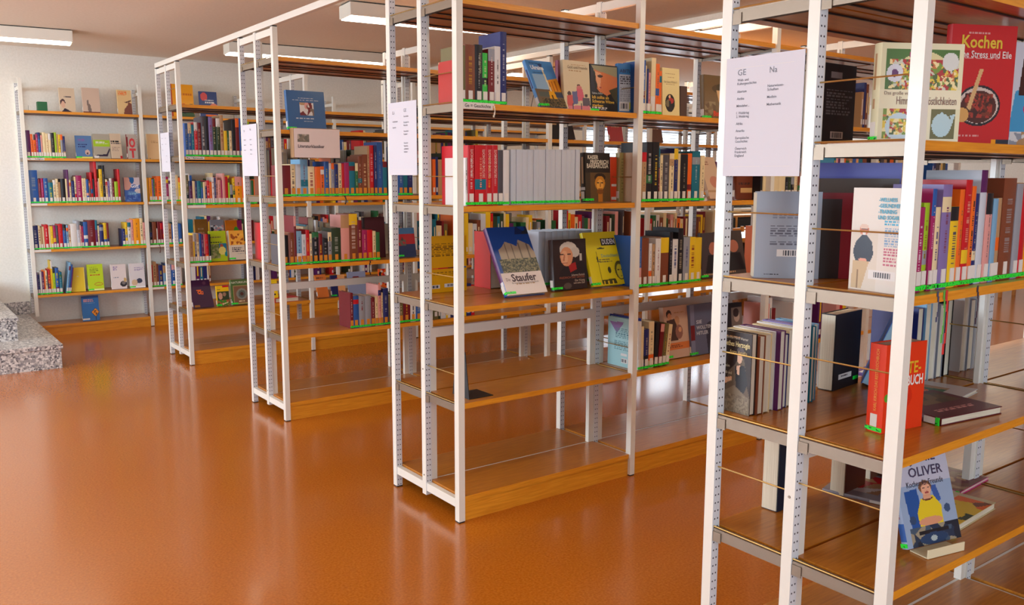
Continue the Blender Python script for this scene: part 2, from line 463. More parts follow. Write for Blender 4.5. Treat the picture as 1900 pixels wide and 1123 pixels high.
def bookstand(x, y, z, w=0.1, h=0.14, recl=12, label='', T=0.02):
    """thin wire easel behind a displayed book"""
    a = radians(recl); y1 = y + T / cos(a) + 0.004; mb = MB()
    e = empty('book_stand', (x, y, z), label, 'stand', 'wire book stands')
    yb = T / cos(a) + 0.005
    MB().tube([(-w / 2, yb, 0.003), (-w / 2 + .01, yb + h * sin(a), h * cos(a)), (w / 2 - .01, yb + h * sin(a), h * cos(a)), (w / 2, yb, 0.003)], 0.0014, 'steel_dark').build('back_rest', e)
    MB().tube([(0, yb + h * sin(a), h * cos(a)), (0, yb + h * sin(a) + 0.06, 0.003)], 0.0014, 'steel_dark').build('strut', e)
    return e


def turned(pxl, pxr, yr, w, z, py):
    """foot corner and turn of a board of width w whose right foot lies at photo column pxr on the line y = yr and whose left foot lies at pxl"""
    xr = BP(pxr, py, 1, yr).x; best = None
    for t in range(-80, 60):
        a = radians(t); x, y = xr - w * cos(a), yr - w * sin(a); e_ = abs(PR(x, y, z)[0] - pxl)
        if best is None or e_ < best[0]: best = (e_, x, y, t)
    return best[1:]
# ================================================================== the room
CEIL = 2.6
XL, XR, YN, YB = -6.0, 11.0, -7.0, 6.10
struct(MB().box(XL, YN, -0.1, XR, YB + 0.1, 0, 'floor').build('floor'))
struct(MB().box(XL, YN, CEIL, XR, YB, CEIL + 0.1, 'ceil').build('ceiling'))


def wall_y(name, y0, y1, holes):
    mb = MB(); xs = XL
    for (a, b_, z0, z1) in holes:
        mb.box(xs, y0, 0, a, y1, CEIL, 'wall'); mb.box(a, y0, 0, b_, y1, z0, 'wall'); mb.box(a, y0, z1, b_, y1, CEIL, 'wall'); xs = b_
    mb.box(xs, y0, 0, XR, y1, CEIL, 'wall'); return struct(mb.build(name))


def wall_x(name, x0, x1, holes):
    mb = MB(); ys = YN
    for (a, b_, z0, z1) in holes:
        mb.box(x0, ys, 0, x1, a, CEIL, 'wall'); mb.box(x0, a, 0, x1, b_, z0, 'wall'); mb.box(x0, a, z1, x1, b_, CEIL, 'wall'); ys = b_
    mb.box(x0, ys, 0, x1, YB, CEIL, 'wall'); return struct(mb.build(name))


BW = (6.02, 10.6, 0.97, 2.42)
wall_y('wall_back', YB, YB + 0.2, [BW])
wall_y('wall_front', YN - 0.2, YN, [(-4.2, 1.0, 0.8, 2.3)])
wall_x('wall_left', XL - 0.2, XL, [(-1.7, 4.9, 0.8, 2.3)])
wall_x('wall_right', XR, XR + 0.2, [])


def window(n, axis, c, a0, a1, z0, z1, npan, inward):
    """framed window set in the reveal; panes and mullions are parts"""
    def bx(mb, p0, p1, q0, q1, w0, w1, mt):
        if axis == 'y': mb.box(p0, w0, q0, p1, w1, q1, mt)
        else: mb.box(w0, p0, q0, w1, p1, q1, mt)
        return mb
    e = struct(bpy.data.objects.new('window_%d' % n, None)); COL.objects.link(e)
    f = 0.05; d0, d1 = c - 0.03, c + 0.03
    mb = MB(); bx(mb, a0, a1, z0, z0 + f, d0, d1, 'frame'); bx(mb, a0, a1, z1 - f, z1, d0, d1, 'frame')
    bx(mb, a0, a0 + f, z0 + f, z1 - f, d0, d1, 'frame'); bx(mb, a1 - f, a1, z0 + f, z1 - f, d0, d1, 'frame'); mb.build('window_frame', e)
    st = (a1 - a0) / npan
    for i in range(1, npan): bx(MB(), a0 + i * st - f / 2, a0 + i * st + f / 2, z0 + f, z1 - f, d0, d1, 'frame').build('mullion', e)
    for i in range(npan): bx(MB(), a0 + i * st + f * .5, a0 + (i + 1) * st - f * .5, z0 + f * .8, z1 - f * .8, c - 0.003, c + 0.003, 'glass').build('pane', e)
    return e


wb = window(1, 'y', YB + 0.12, *BW, 4, -1)
for i in range(4):                                # slatted blinds half let down inside each pane of the back window
    e = empty('window_blind', (BW[0] + (i + .5) * 1.145, YB + 0.05, 2.4), 'white slatted blind hanging in the %s pane of the back window' % ('leftmost', 'second', 'third', 'rightmost')[i], 'blind', 'slatted blinds in the back window')
    MB().box(-.55, -.02, -.03, .55, .02, .0, 'blind').build('head_rail', e)
    for k in range(14):
        if k == 0:
            sl = MB().quad([(-.54, -.018, -.05), (.54, -.018, -.05), (.54, .018, -.036), (-.54, .018, -.036)], 'blind').build('slat', e)
        else:
            s2 = sl.copy(); COL.objects.link(s2); s2.parent = e; s2.location = (0, 0, -0.048 * k)
window(2, 'y', YN - 0.1, -4.2, 1.0, 0.8, 2.3, 4, 1)
window(3, 'x', XL - 0.1, -1.7, 4.9, 0.8, 2.3, 4, 1)
struct(MB().box(BW[0] - .05, YB - 0.16, 0.93, BW[1] + .05, YB + 0.08, 0.965, 'white').build('trim_1'))           # window sill
struct(MB().box(3.0, YN, 2.5, 3.30, YB, CEIL - .0005, 'ceil').build('trim_2'))                                      # downstand across the ceiling
# granite steps in the left corner, skirting on the wall beside them
struct(MB().box(-3.6, 4.304, 0.0, -0.815, YB, 0.150, 'granite').box(-3.6, 4.292, 0.153, -0.803, YB, 0.184, 'granite').build('trim_3'))
struct(MB().box(-3.6, 4.66, 0.184, -1.055, YB, 0.334, 'granite').box(-3.6, 4.648, 0.337, -1.043, YB, 0.365, 'granite').build('trim_4'))
struct(MB().box(-3.6, 5.02, 0.365, -1.29, YB, 0.515, 'granite').box(-3.6, 5.01, 0.518, -1.28, YB, 0.548, 'granite').build('trim_5'))
struct(MB().box(-1.043, YB - 0.02, 0.184, -0.78, YB - .0005, 0.30, 'granite').build('baseboard_back'))


# ================================================================== lamps
def luminaire(x0, y0, rot, label, L=1.5, w=0.22, mt='lamp'):
    e = empty('ceiling_lamp', (x0, y0, CEIL), label, 'lamp', 'long box lamps under the ceiling'); e.rotation_euler.z = radians(rot)
    bevel(MB().box(0, 0, -0.094, L, w, -0.008, 'lamp_body').build('housing', e), 0.004)
    MB().box(0.01, 0.02, -0.008, L - .01, w - .02, 0, 'black').build('gap_shade', e)  # black strip standing in for the shade between housing and ceiling
    MB().box(0.012, 0.012, -0.1, L - .012, w - .012, -0.0935, mt).build('diffuser', e)
    return e


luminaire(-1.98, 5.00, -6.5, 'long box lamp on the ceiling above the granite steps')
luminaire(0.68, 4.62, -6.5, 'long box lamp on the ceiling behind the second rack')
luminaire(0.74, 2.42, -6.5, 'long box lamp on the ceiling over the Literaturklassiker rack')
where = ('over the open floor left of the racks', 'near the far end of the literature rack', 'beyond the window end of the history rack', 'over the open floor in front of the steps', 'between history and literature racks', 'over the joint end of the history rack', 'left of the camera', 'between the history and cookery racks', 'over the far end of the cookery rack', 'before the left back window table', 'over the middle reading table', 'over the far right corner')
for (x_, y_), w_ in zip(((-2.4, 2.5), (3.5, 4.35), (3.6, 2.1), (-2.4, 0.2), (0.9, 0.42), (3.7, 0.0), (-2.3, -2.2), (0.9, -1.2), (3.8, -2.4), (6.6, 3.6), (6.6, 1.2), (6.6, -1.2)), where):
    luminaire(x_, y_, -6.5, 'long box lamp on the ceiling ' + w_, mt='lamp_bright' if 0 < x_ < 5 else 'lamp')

# ================================================================== racks
D = 0.573; PW = 0.030; TH = 0.023; HP = 2.29; ZB = 0.110


def post(parent, x, y, kind, z0=0.006, z1=HP, name='post', w=0.032):
    """square tube; kind = which faces are punched (n = towards -y, f = towards +y)"""
    mb = MB(); mb.box(x, y, z0, x + PW, y + w, z1, 'white')
    if 'n' in kind: mb.quad([(x, y - .0004, z0), (x + PW, y - .0004, z0), (x + PW, y - .0004, z1), (x, y - .0004, z1)], 'perf', [(0, z0), (PW, z0), (PW, z1), (0, z1)])
    if 'f' in kind: mb.quad([(x + PW, y + w + .0004, z0), (x, y + w + .0004, z0), (x, y + w + .0004, z1), (x + PW, y + w + .0004, z1)], 'perf', [(PW, z0), (0, z0), (0, z1), (PW, z1)])
    o = mb.build(name, parent)
    return o


def cap(parent, x, y, z0, z1, w=0.032): return MB().box(x + .001, y + .001, z0, x + PW - .001, y + w - .001, z1, 'black').build('foot' if z0 < 1 else 'end_cap', parent)


def frame(root, x, Y, plates=True):
    post(root, x, Y, 'f'); post(root, x, Y + D - .032, 'n'); ym = Y + D / 2 - .016
    post(root, x, ym, 'nf', 0.045)
    for y in (Y, Y + D - .032): cap(root, x, y, 0, 0.006); cap(root, x, y, HP, HP + .006)
    for a, b_ in ((Y + .032, ym), (ym + .032, Y + D - .032)):
        MB().box(x + .003, a, 0.064, x + .027, b_, 0.101, 'white').build('bottom_bar', root)
        MB().box(x + .003, a, 2.245, x + .027, b_, 2.284, 'white').build('top_bar', root)
    MB().tube([(x - .0015, ym + .016, .135), (x + .001, ym + .016, .135)], .004, 'steel').build('screw', root)
    MB().tube([(x - .0015, ym + .016, .62), (x + .001, ym + .016, .62)], .004, 'steel').build('screw', root)
    return ym


_board = {}


def board(root, x0, x1, y0, y1, z, front, rails):
    """shelf board (top at z) with lighter edging; steel rails pressed into the underside"""
    L = x1 - x0; key = (round(L, 4), round(y1 - y0, 4), front)
    if key not in _board:
        w = y1 - y0; e = {'f': 'edge'} if front == 'n' else {'k': 'edge'}
        _board[key] = MB().box(0, 0, -TH, L, w, 0, 'wood', e).build('shelf'); o = _board[key]
        md = o.data
    else: o = _board[key].copy(); COL.objects.link(o)
    o.parent = root; o.location = (x0, y0, z)
    if rails:
        for yy in ((y0 + .062, y0 + .225) if front == 'n' else (y1 - .066, y1 - .229)):
            k = ('rail', round(L, 3))
            if k not in _board: _board[k] = MB().box(0, 0, -.004, L, .006, 0, 'steel_dark').build('stiffening_rail'); r = _board[k]
            else: r = _board[k].copy(); COL.objects.link(r)
            r.parent = root; r.location = (x0, yy, z - TH - .0004)
    return o


def bracket(root, x, y0, y1, z):
    """galvanised channel carrying the board end, with its bright lip and hook plate"""
    MB().box(x + .004, y0, z - .036, x + .026, y1, z - .004, 'steel', {'b': 'steel_dark'}).build('bracket', root)
    MB().tube([(x + .006, y0, z + .001), (x + .006, y1, z + .001)], .0026, 'brass').build('bracket_lip', root)
    MB().box(x + .001, y1 - .03, z - .042, x + .003, y1 - .002, z - .012, 'steel').build('hook_plate', root)


def rod(root, x, y0, y1, z): return MB().tube([(x + .015, y0, z), (x + .015, y1, z)], .0022, 'brass').build('rod', root)


def rack(name, Y, zs_near, zs_far, nb, label, beams=(0,), stab=(), rods=(0, 1), X0=0.0, far_zs_skip=()):
    root = empty(name, (X0, Y + D / 2, 0), label, 'rack'); root['_y'] = Y
    inv = Matrix.Translation((-X0, -(Y + D / 2), 0))
    tmp = []
    class P: pass
    before = set(COL.objects)
    for k in range(nb + 1):
        x = float(k); ym = frame(None, x, Y)
        if k < nb:
            xa, xb = x + .031, x + .999
            for z in zs_near: board(None, xa, xb, Y + .010, Y + .280, z, 'n', z > 1.3)
            for z in zs_far: board(None, xa, xb, Y + .292, Y + .562, z, 'f', z > 1.3)
            MB().box(xa, Y + .281, ZB - .03, xb, Y + .291, ZB - .001, 'white').build('joint_strip')
            for z in (ZB,):
                board(None, xa, xb, Y + .010, Y + .280, z, 'n', False); board(None, xa, xb, Y + .292, Y + .562, z, 'f', False)
            MB().box(xa, Y + .016, 0.0, xb, Y + .034, ZB - TH, 'wood', {'f': 'edge'}).build('plinth')
            MB().box(xa, Y + .540, 0.0, xb, Y + .557, ZB - TH, 'wood').build('plinth')
        if k <= 2 or k == nb:
            for z in zs_near:
                bracket(None, x, Y + .032, ym, z)
                if k in rods and z < 2.0 and not (k == 1 and abs(z - .927) < .001): rod(None, x, Y + .032, ym, z + (.12 if Y > -1 else .147 if z > 1 else .21))
            for z in zs_far:
                bracket(None, x, ym + .032, Y + D - .032, z)
                if k in rods and z < 2.0 and Y < -1: rod(None, x, ym + .032, Y + D - .032, z + .18)
    for k in stab:                                    # H-shaped bracing frame standing between the two sides of a bay
        a, b_ = k + .031, k + .999; y0, y1 = Y + D / 2 - .012, Y + D / 2 + .012; sd = ZB; zt = .80 if Y > -1 else .762
        MB().box(a, y0, sd, a + .03, y1, zt, 'white').build('brace_leg'); MB().box(b_ - .03, y0, sd, b_, y1, zt, 'white').build('brace_leg')
        MB().box(a + .03, y0, zt - .043, b_ - .03, y1, zt, 'white').build('brace_bar')
        MB().box(a, y0 + .004, zt, a + .014, y1 - .004, HP - .05, 'white').build('brace_strip')
        MB().box(b_ - .014, y0 + .004, zt, b_, y1 - .004, HP - .05, 'white').build('brace_strip')
    for o in set(COL.objects) - before:
        o.parent = root; o.matrix_parent_inverse = inv
    return root


Y1, Y2, Y3, Y4 = 3.8045, 1.8993, 0.0, -1.8972
Z1 = (0.43, 0.79, 1.235, 1.60, 1.985); Z2 = (0.515, 0.935, 1.337, 1.722, 2.130)
Z3 = (0.517, 0.927, 1.339, 1.752, 2.154); Z4 = (0.450, 0.790, 1.185, 1.545, 1.905)
rack('bookcase', Y1, Z1, Z1, 6, 'double sided white steel rack, the one nearest the back wall')
rack('bookcase', Y2, Z2, Z2[0:1] + Z2[1:], 5, 'double sided white steel rack carrying the Literaturklassiker sign', stab=(0, 1, 2))
rack('bookcase', Y3, Z3, Z3, 4, 'double sided white steel rack with the history books, in the middle', stab=(0, 1, 2))
rack('bookcase', Y4, Z4, Z4, 3, 'nearest double sided white steel rack with cookery books, at the right', stab=(0, 1))
for x in (0.0, 2.0):
    lab = 'white steel beam tying the tops of the rack ends together' if x == 0 else 'white steel beam over the second joint of the racks'
    bevel(tag(MB().box(x, Y4 - .3, HP + .0065, x + .03, Y1 + D, HP + .042, 'white').build('tie_beam'), lab, 'beam'), 0.002)

# wall rack along the back wall
WX, WY, WL = -0.773, 5.827, 0.988
ZW = (0.380, 0.791, 1.207, 1.609, 2.023); ZWB = 0.098
wr = empty('wall_bookcase', (WX, WY, 0), 'single sided white steel rack standing along the back wall', 'rack')
before = set(COL.objects)
for k in range(7):
    x = WX + k * WL
    post(None, x, WY, 'f', 0.006 if k else 0.19, 2.30); post(None, x, YB - .033, 'n', 0.006 if k else 0.19, 2.27)
    if k: cap(None, x, WY, 0, .006)
    MB().box(x + .004, WY + .032, 2.2, x + .026, YB - .033, 2.23, 'white').build('top_bar')
    if k < 6:
        xa, xb = x + .031, x + WL - .001
        for z in ZW: board(None, xa, xb, WY + .004, YB - .012, z, 'n', z > 1.5)
        board(None, max(xa, -.800), xb, WY + .004, YB - .012, ZWB, 'n', False)
        MB().box(max(xa, -.800), WY + .01, 0, xb, WY + .028, ZWB - TH, 'wood', {'f': 'edge'}).build('plinth')
    for z in ZW: MB().box(x + .004, WY + .032, z - .034, x + .026, YB - .033, z - .004, 'steel').build('bracket')
for o in set(COL.objects) - before: o.parent = wr; o.matrix_parent_inverse = Matrix.Translation((-WX, -WY, 0))

# ================================================================== spine-out books, read off shelf by shelf
WS = 'wall rack'; Yw = WY + .022
spines(WS, 'wall rack second shelf', Yw, ZW[3], 47.5, 'p56.8/242 o61.4/249 o67/260 m70.6/249 b75.6/246 P78.8/251 e85.5/246 e90/248 e95/248 k101/247 G105.5/246 T108.4/249 y112.3/250 s116.6/250 n121/253', 268)
spines(WS, 'wall rack third shelf', Yw, ZW[2], 55, 'b71/316 R76.2/332 m81/331 b89.5/331 t98.5/339 e104/334 e108.5/332 T112.5/338 k121.5/332 e125/332 p128.7/315 e132/334 n138.5/336 e141.5/328 m152.5/326 e157.5/331 e160/331 b165/333 N167.8/335 r172.5/320 k176/332 r181/300 P183/337 e185.3/331 y190.8/314 k196/307 e200/333 v203.7/336 w208/331 R212.5/331 G219/337 r223.5/314', 350)
spines(WS, 'wall rack fourth shelf', Yw, ZW[1], 60.5, 'n71.5/419 e75.5/419 T79/422 e82.5/421 r90.5/417 e94/420 y99/420 m104/419 S108.5/419 r117/416 b123.5/417 l127.5/418 e131.5/418 w143/415 h149/410 P151.5/418 m155.7/420 b163.5/412 R177.5/409 p181.8/409 e185/419 n192.5/417 y198.5/414 R202.7/414 >227 n233/425 y237.5/413 w244/413 P248.5/408 Y260.5/406 e266/405 P270/413', 440)
spines(WS, 'wall rack fifth shelf', Yw, ZW[0], 66, 'v70/506 n74/510 w77.7/505 p82/505 o84.5/503 e88/502 k89.5/506 r93.5/500 Y95.5/499 y98.5/484 G103/507 b109.5/497 t115.5/505 >121 l124.5/487~9 b128/491~9 p130.3/497~9', 520)
spines(WS, 'wall rack second bay, third shelf', Yw, ZW[2], 276.5, 'Y282/330 v285/333 g287.5/332 o291/330 o301/327 R307/331 m313/328 w322/330 e331/325 y337/330 T345/328', 350)
spines(WS, 'wall rack second bay, fourth shelf', Yw, ZW[1], 278.5, 'k283/413 N291/412 w293/424 R298/412 R303/414 m308/412 p313/420 T319/415 b325/417 t332/413 b338/415', 440)
spines(WS, 'wall rack second bay, fifth shelf', Yw, ZW[0], 280.5, 'r284/492 T291/486 N295/490 n303/492 l309/493 b319/489 b326/491 k331/494 w338/490', 515)
A1 = 'far aisle rack'
spines(A1, 'back aisle rack top book row', Y1 + .035, Z1[3], 343.5, 'b349/229 b355.5/229 t360.5/232 r367/227 R374/228 S381/217 k388/216 v395/218 d401.5/220 d409/220 T415.5/214 y421.5/243 g425.5/243 e430.5/243 k437.5/222 R444.5/220 b452/220 n458/222 G464/226 >486 N492/251 T497/250 N502/251 S508/250', 260)
spines(A1, 'back aisle rack second book row', Y1 + .035, Z1[2], 346, 'O350.5/325 p357/336 e362/336 n365.5/336 t373/336 b376.7/338 e380.7/338 n384/337 r388.5/335 o393.5/338 w398/329 n401/330 P404.5/329 P410/334 m412.5/335 P417.5/322 r423.5/328 G426.5/339 s432/343 y436/331 Y449/328 o455/330 m461/332 s466/334 g471/335 o476/333 >488 R496/330 w508/325', 350)
spines(A1, 'back aisle rack third book row', Y1 + .035, Z1[1], 351, 'T358.5/437 y361.5/434 s365/434 e369.5/434 b374/434 p378/435 P380.7/435 r387/435 k391/435', 455)
A2 = 'literature rack'
spines(A2, 'shelf under the Literaturklassiker sign', Y2 + .035, Z2[2], 521, 'R539.5/307 e548.5/305 h558/305 l572/296 e584.5/309 o595/310 o602/309 b611/300 e615/303 s620.5/303 n628/305 e634.5/303 r639/304 m648/302 t659/301 g664.5/303 N672/290 N682.5/287 T686.5/271 r694.5/270 n700/270 b711/264 t719/300 >739 b748/272 t757/290 n766/300', 330, sticker='o')
spines(A2, 'literature rack shelf below it', Y2 + .035, Z2[1], 519, 'S524/436 k535/437 N546/432 R550.5/401 l560/429 h568/435 r575/427 e579/434 k591.5/431 R598.5/434 k609/443 s616/431 d633/423 P648.5/399 N664/397 R672.5/409 m682/427 r692/427 e698/429 g705/431', 455, sticker='o')
spines(A2, 'literature rack lower shelf', Y2 + .035, Z2[0], 650, 'R656/544 b666.5/549 s677.5/550 s688.5/549 R696/552 e702/550 P708/529 e711/543 n721/535 O731/548 g740/545 O748/556 R762/552 w772/549 b782/552', 575, sticker='o')
A3 = 'history rack'
spines(A3, 'Geschichte shelf of history rack', Y3 + .035, Z3[3], 853, 'O864/85 N882/84 k896/84 x906/99 R918/92 w929/87 n941/60', 130, cell=.003)
spines(A3, 'history rack second bay, upper shelf', Y3 + .035, Z3[3], 1193, 'b1198/112 e1200/122 n1203.5/128 P1208/135 e1216.5/108 o1223.5/119 o1229/132', 170, cell=.003)
spines(A3, 'history rack eye level shelf', Y3 + .04, Z3[2], 864.5, 'w868.5/293', 320, cell=.003, depth=(.155, .156))
spines(A3, 'history rack eye level shelf', Y3 + .04, Z3[2], 868.5, 'r881/270 r902/270 r914/270 r924.5/270 S934/279 w945/279', 320, cell=.003, depth=(.19, .191))
g_ = spines(A3, 'history rack eye level shelf', Y3 + .075, Z3[2], 948, 'h958/278 h970/278 h980/278 h991/278 h1001/278 h1013/278 h1022/278 h1031/278 h1042/278 h1051/278 h1060/278 h1068/278 h1076/278', 320, sticker=None, spine=[], group='plain pale grey volumes on the history rack')
spines(A3, 'history rack second bay, eye level', Y3 + .035, Z3[2], 1191, 'T1199.5/283 k1210.5/264 k1222.5/264 R1225/275 e1230/288 S1242/288 e1250.5/285 n1258/276 e1262.5/285 k1276/287 o1284.5/285 t1299/281 e1307/289', 330, cell=.003)
spines(A3, 'history rack third bay, eye level', Y3 + .035, Z3[2], 1412, 'k1416/322 e1433/327 e1446/325 e1457/326 k1463/329 d1469/330 k1475/329 e1481/327 N1489/318 T1500/318 k1518/312 o1530/314 k1537/318 Y1551/309 e1562/318 m1572/315 e1594/310 S1610/306', 340)
spines(A3, 'history rack second bay, low shelf', Y3 + .035, Z3[1], 1186, 'b1192/440 N1205/442 w1211/452 T1216/453 w1226/443 N1242/441 k1248/431 w1258/444 k1268/424 s1280/440 y1291/440 y1303/441', 475, cell=.003)
spines(A3, 'history rack second bay, lowest book row', Y3 + .035, Z3[0], 1184, 'w1190/597 e1195/606 n1204/611 e1214/597 k1221/600~4 R1228/602~5 O1235/601~6 e1242/603~7', 645, cell=.003)
A4 = 'cookery rack'
spines(A4, 'cookery rack shelf at right', Y4 + .045, Z4[2], 1699, 'm1713/385 G1724/377 m1732/351 e1743/385 v1760/343 y1775/384 o1784/352 r1796/334 o1804/346 n1813/360 h1825/316 P1837/359 l1846/369 T1855/368 N1878/331 s1890/341 r1900/352 Y1912/340', 460, cell=.0025, depth=(.12, .135))
# vertical titles big enough to read
def title_on(shelf, n, s, rgb, z0, width, size, dy=.004):
    lst = sorted([q for q in BOOKS if q['shelf'] == shelf], key=lambda q: q['x'])
    q = lst[n]; put_text(q['o'], s, 0, min(dy, q['t'] * .3), z0, size, rgb, width, 'up', off=.0042)


for n in (1, 2, 3, 4): title_on('history rack eye level shelf', n, 'DEUTSCHE GESCHICHTE', (226, 204, 194), .115, .115, .018, .008)
title_on('Geschichte shelf of history rack', 2, 'GESCHICHTE', (190, 180, 140), .12, .08, .012, .01)

# ================================================================== books shown cover first
HEADS = 'books displayed cover first'
# --- wall rack
zt = ZW[4]
e = tag(MB().box(0, 0, 0, .078, .07, .083, solid((20, 96, 52))).build('book_support', None, (BP(69, 200, 1, WY + .09).x, WY + .06, zt)), 'small green block on the top shelf of the wall rack', 'block')
bevel(e, .003)
e = MB().tube([(0, .0, .002), (0, .0, .045)], .0012, 'steel_dark').box(-.02, -.03, 0, .02, .06, .0015, 'steel_dark').build('bookend', None, (BP(52.5, 200, 1, WY + .06).x, WY + .06, zt)); tag(e, 'thin dark wire bookend at left end of wall rack top shelf', 'bookend')


def wf(label, x0, x1, z, top, T, c, ops, **k): k.setdefault('recl', 6); return face_book(label, x0, x1, WY + .05, z, top, T, c, ops, cell=.005, **k)


b_ = wf('beige book with a dark haired man at its corner, wall rack top shelf', 112, 141, zt, 163, .02, (206, 188, 166), [('e', .2, .62, .17, .15, (70, 50, 54)), ('e', .22, .7, .13, .14, (206, 170, 150)), ('p', [(.12, 1), (.3, .84), (.75, 1)], (40, 34, 50)), ('l', .3, .34, .85, .4, 1, 'S')])
b_ = wf('pinkish beige book with a small grey figure, wall rack top shelf', 155, 187, zt, 163, .022, (200, 178, 162), [('e', .3, .6, .06, .12, (120, 108, 104)), ('p', [(.25, .65), (.42, .65), (.5, .95), (.3, .95)], (120, 106, 100)), ('r', 0, .95, 1, 1, (110, 60, 60))])
b_ = wf('tan book with a brown bridge drawing, right end of wall rack top shelf', 220, 246, zt, 167, .02, (214, 184, 138), [('l', .1, .06, .7, .24, 3, 'o'), ('p', [(.4, 1), (1, 1), (1, .55), (.75, .5), (.7, .62), (.45, .8)], (116, 70, 60)), ('p', [(.5, .5), (.95, .4), (.98, .46), (.6, .54)], (90, 60, 56))])
b_ = wf('blue book with a pale shell, second shelf of wall rack', 142.5, 172.5, ZW[3], 252, .02, (88, 118, 160), [('l', .15, .14, .7, .26, 2, (140, 90, 150)), ('l', .15, .36, .85, .52, 2, 'n'), ('e', .7, .74, .16, .12, (196, 170, 160)), ('e', .7, .78, .06, .05, (80, 60, 70)), ('r', 0, .93, 1, 1, (214, 210, 110))], tape=True)
b_ = wf('grey book with a lime band and black branch, second wall shelf', 175.5, 206, ZW[3], 249, .025, (160, 154, 142), [('r', 0, .25, 1, .5, 'G'), ('l', .15, .3, .9, .42, 2, 'w'), ('p', [(.1, .86), (.75, .82), (.95, .58), (1, .62), (.8, .92), (.1, .92)], (36, 26, 50)), ('e', .15, .93, .15, .05, 'w')])
b_ = wf('thick cream book with dark lettering, second shelf of wall rack', 208, 229, ZW[3], 249, .05, (212, 196, 176), [('l', .05, .26, .95, .36, 1, 'k'), ('l', .05, .36, .95, .44, 1, 'S'), ('l', .1, .52, .9, .72, 3, (130, 110, 110)), ('r', .8, .9, 1, 1, 'r')], rotz=14)
b_ = wf('grey book with big red letters O and T, second wall shelf', 238, 256.5, ZW[3], 250, .03, (170, 160, 152), [('r', 0, .1, .12, .5, 'R')], spine=[('r', 0, 0, 1, 1, 'R')])
W_, H_ = b_['W'], b_['H']
put_text(b_, 'O', W_ * .2, 0, H_ * .48, H_ * .5, (196, 52, 60), W_ * .62, bold=.006); put_text(b_, 'T', W_ * .2, 0, H_ * .06, H_ * .5, (196, 52, 60), W_ * .62, bold=.006)
b_ = wf('plain cream book at the left of the second wall bay', 275, 303, ZW[3], 249, .02, (216, 186, 146), [('l', .3, .25, .75, .36, 2, 'T'), ('l', .1, .95, .35, .98, 1, 'g')])
b_ = wf('blue sky book titled Gott, third shelf of wall rack', 233, 262, ZW[2], 330, .022, (70, 98, 156), [('e', .15, .25, .3, .28, (192, 150, 140)), ('e', .85, .12, .35, .2, (196, 184, 190)), ('e', .9, .55, .25, .1, (206, 190, 186)), ('e', .5, .1, .15, .14, (40, 90, 140)), ('l', .2, .58, .9, .72, 3, 'l'), ('n', .1, .75, 1, 1, [(70, 98, 156), (100, 126, 176), (56, 80, 140)], 8)])
put_text(b_, 'Gott', b_['W'] * .42, 0, b_['H'] * .58, .05, (236, 236, 240), b_['W'] * .5, bold=.001)
b_ = wf('plain yellow book, fifth shelf of wall rack', 133, 159.5, ZW[0], 498, .022, (214, 186, 56), [('l', .4, .34, .7, .38, 1, 'w'), ('r', .95, 0, 1, 1, (232, 214, 120))])
b_ = wf('lime book with a red fish outline, fifth wall shelf', 165.5, 194, ZW[0], 492, .03, (178, 200, 46), [('l', .15, .08, .7, .34, 4, (120, 130, 40)), ('l', .15, .36, .9, .44, 1, 'r'), ('e', .66, .76, .28, .06, (170, 60, 40)), ('e', .66, .76, .24, .04, (178, 200, 46)), ('r', 0, .94, 1, 1, (226, 232, 170))], tape=True)
b_ = wf('white book with a round compass at its corner, fifth wall shelf', 208.5, 236.5, ZW[0], 492, .02, (218, 206, 204), [('l', .15, .08, .5, .24, 3, 'v'), ('l', .15, .5, .6, .56, 1, 's'), ('e', .78, .8, .22, .12, (40, 36, 40)), ('e', .8, .76, .12, .07, (120, 112, 110)), ('e', .9, .64, .1, .08, (190, 160, 110))])
b_ = wf('white book with a grey bird, right end of fifth wall shelf', 242.5, 270.5, ZW[0], 490, .02, (214, 208, 210), [('l', .35, .16, .95, .32, 3, 'v'), ('e', .62, .72, .2, .1, (60, 64, 84)), ('e', .3, .78, .2, .12, (206, 180, 150)), ('r', .05, .93, 1, 1, (236, 236, 236))], tape=True)
b_ = wf('blue book with an orange road sign, bottom of wall rack', 154.5, 186, ZWB, 551, .018, (58, 112, 170), [('r', 0, 0, 1, .08, (36, 66, 120)), ('l', .1, .12, .9, .24, 2, 'P'), ('l', .1, .26, .8, .32, 1, 'l'), ('p', [(.78, .48), (1, .66), (.78, .86), (.5, .66)], (30, 40, 60)), ('p', [(.78, .5), (.97, .66), (.78, .83), (.53, .66)], (222, 146, 50)), ('p', [(.64, .58), (.82, .6), (.72, .67), (.88, .7), (.8, .78), (.76, .77), (.8, .71), (.64, .67), (.74, .62)], (40, 30, 30)), ('r', .77, .86, .8, .97, 'k'), ('r', 0, .9, .4, .96, (220, 220, 220))])
b_ = wf('orange picture book on the top shelf of the second wall bay', 319.5, 361.5, zt, 156, .03, (226, 158, 30), [('l', .3, .26, .95, .36, 1, (190, 110, 30)), ('p', [(.35, .62), (.95, .6), (1, 1), (.35, 1)], (60, 84, 56)), ('e', .55, .72, .2, .12, (186, 50, 40)), ('p', [(.5, .9), (.7, .62), (.75, .66), (.6, .92)], (40, 40, 40)), ('r', 0, 0, .06, 1, (170, 60, 30))], spine=[])
b_ = wf('dark blue and pink book on the second wall bay top shelf', 373, 405, zt, 170, .03, (56, 72, 116), [('e', .25, .2, .2, .16, (200, 90, 90)), ('l', .3, .3, .95, .46, 2, 'w'), ('e', .8, .6, .25, .15, (210, 130, 110)), ('r', .3, .88, .95, .96, 'o')])
# --- back aisle rack
FY = Y1 + .06


def af(label, x0, x1, z, top, T, c, ops, Y=FY, **k): k.setdefault('recl', 8); return face_book(label, x0, x1, Y, z, top, T, c, ops, cell=.0045, **k)


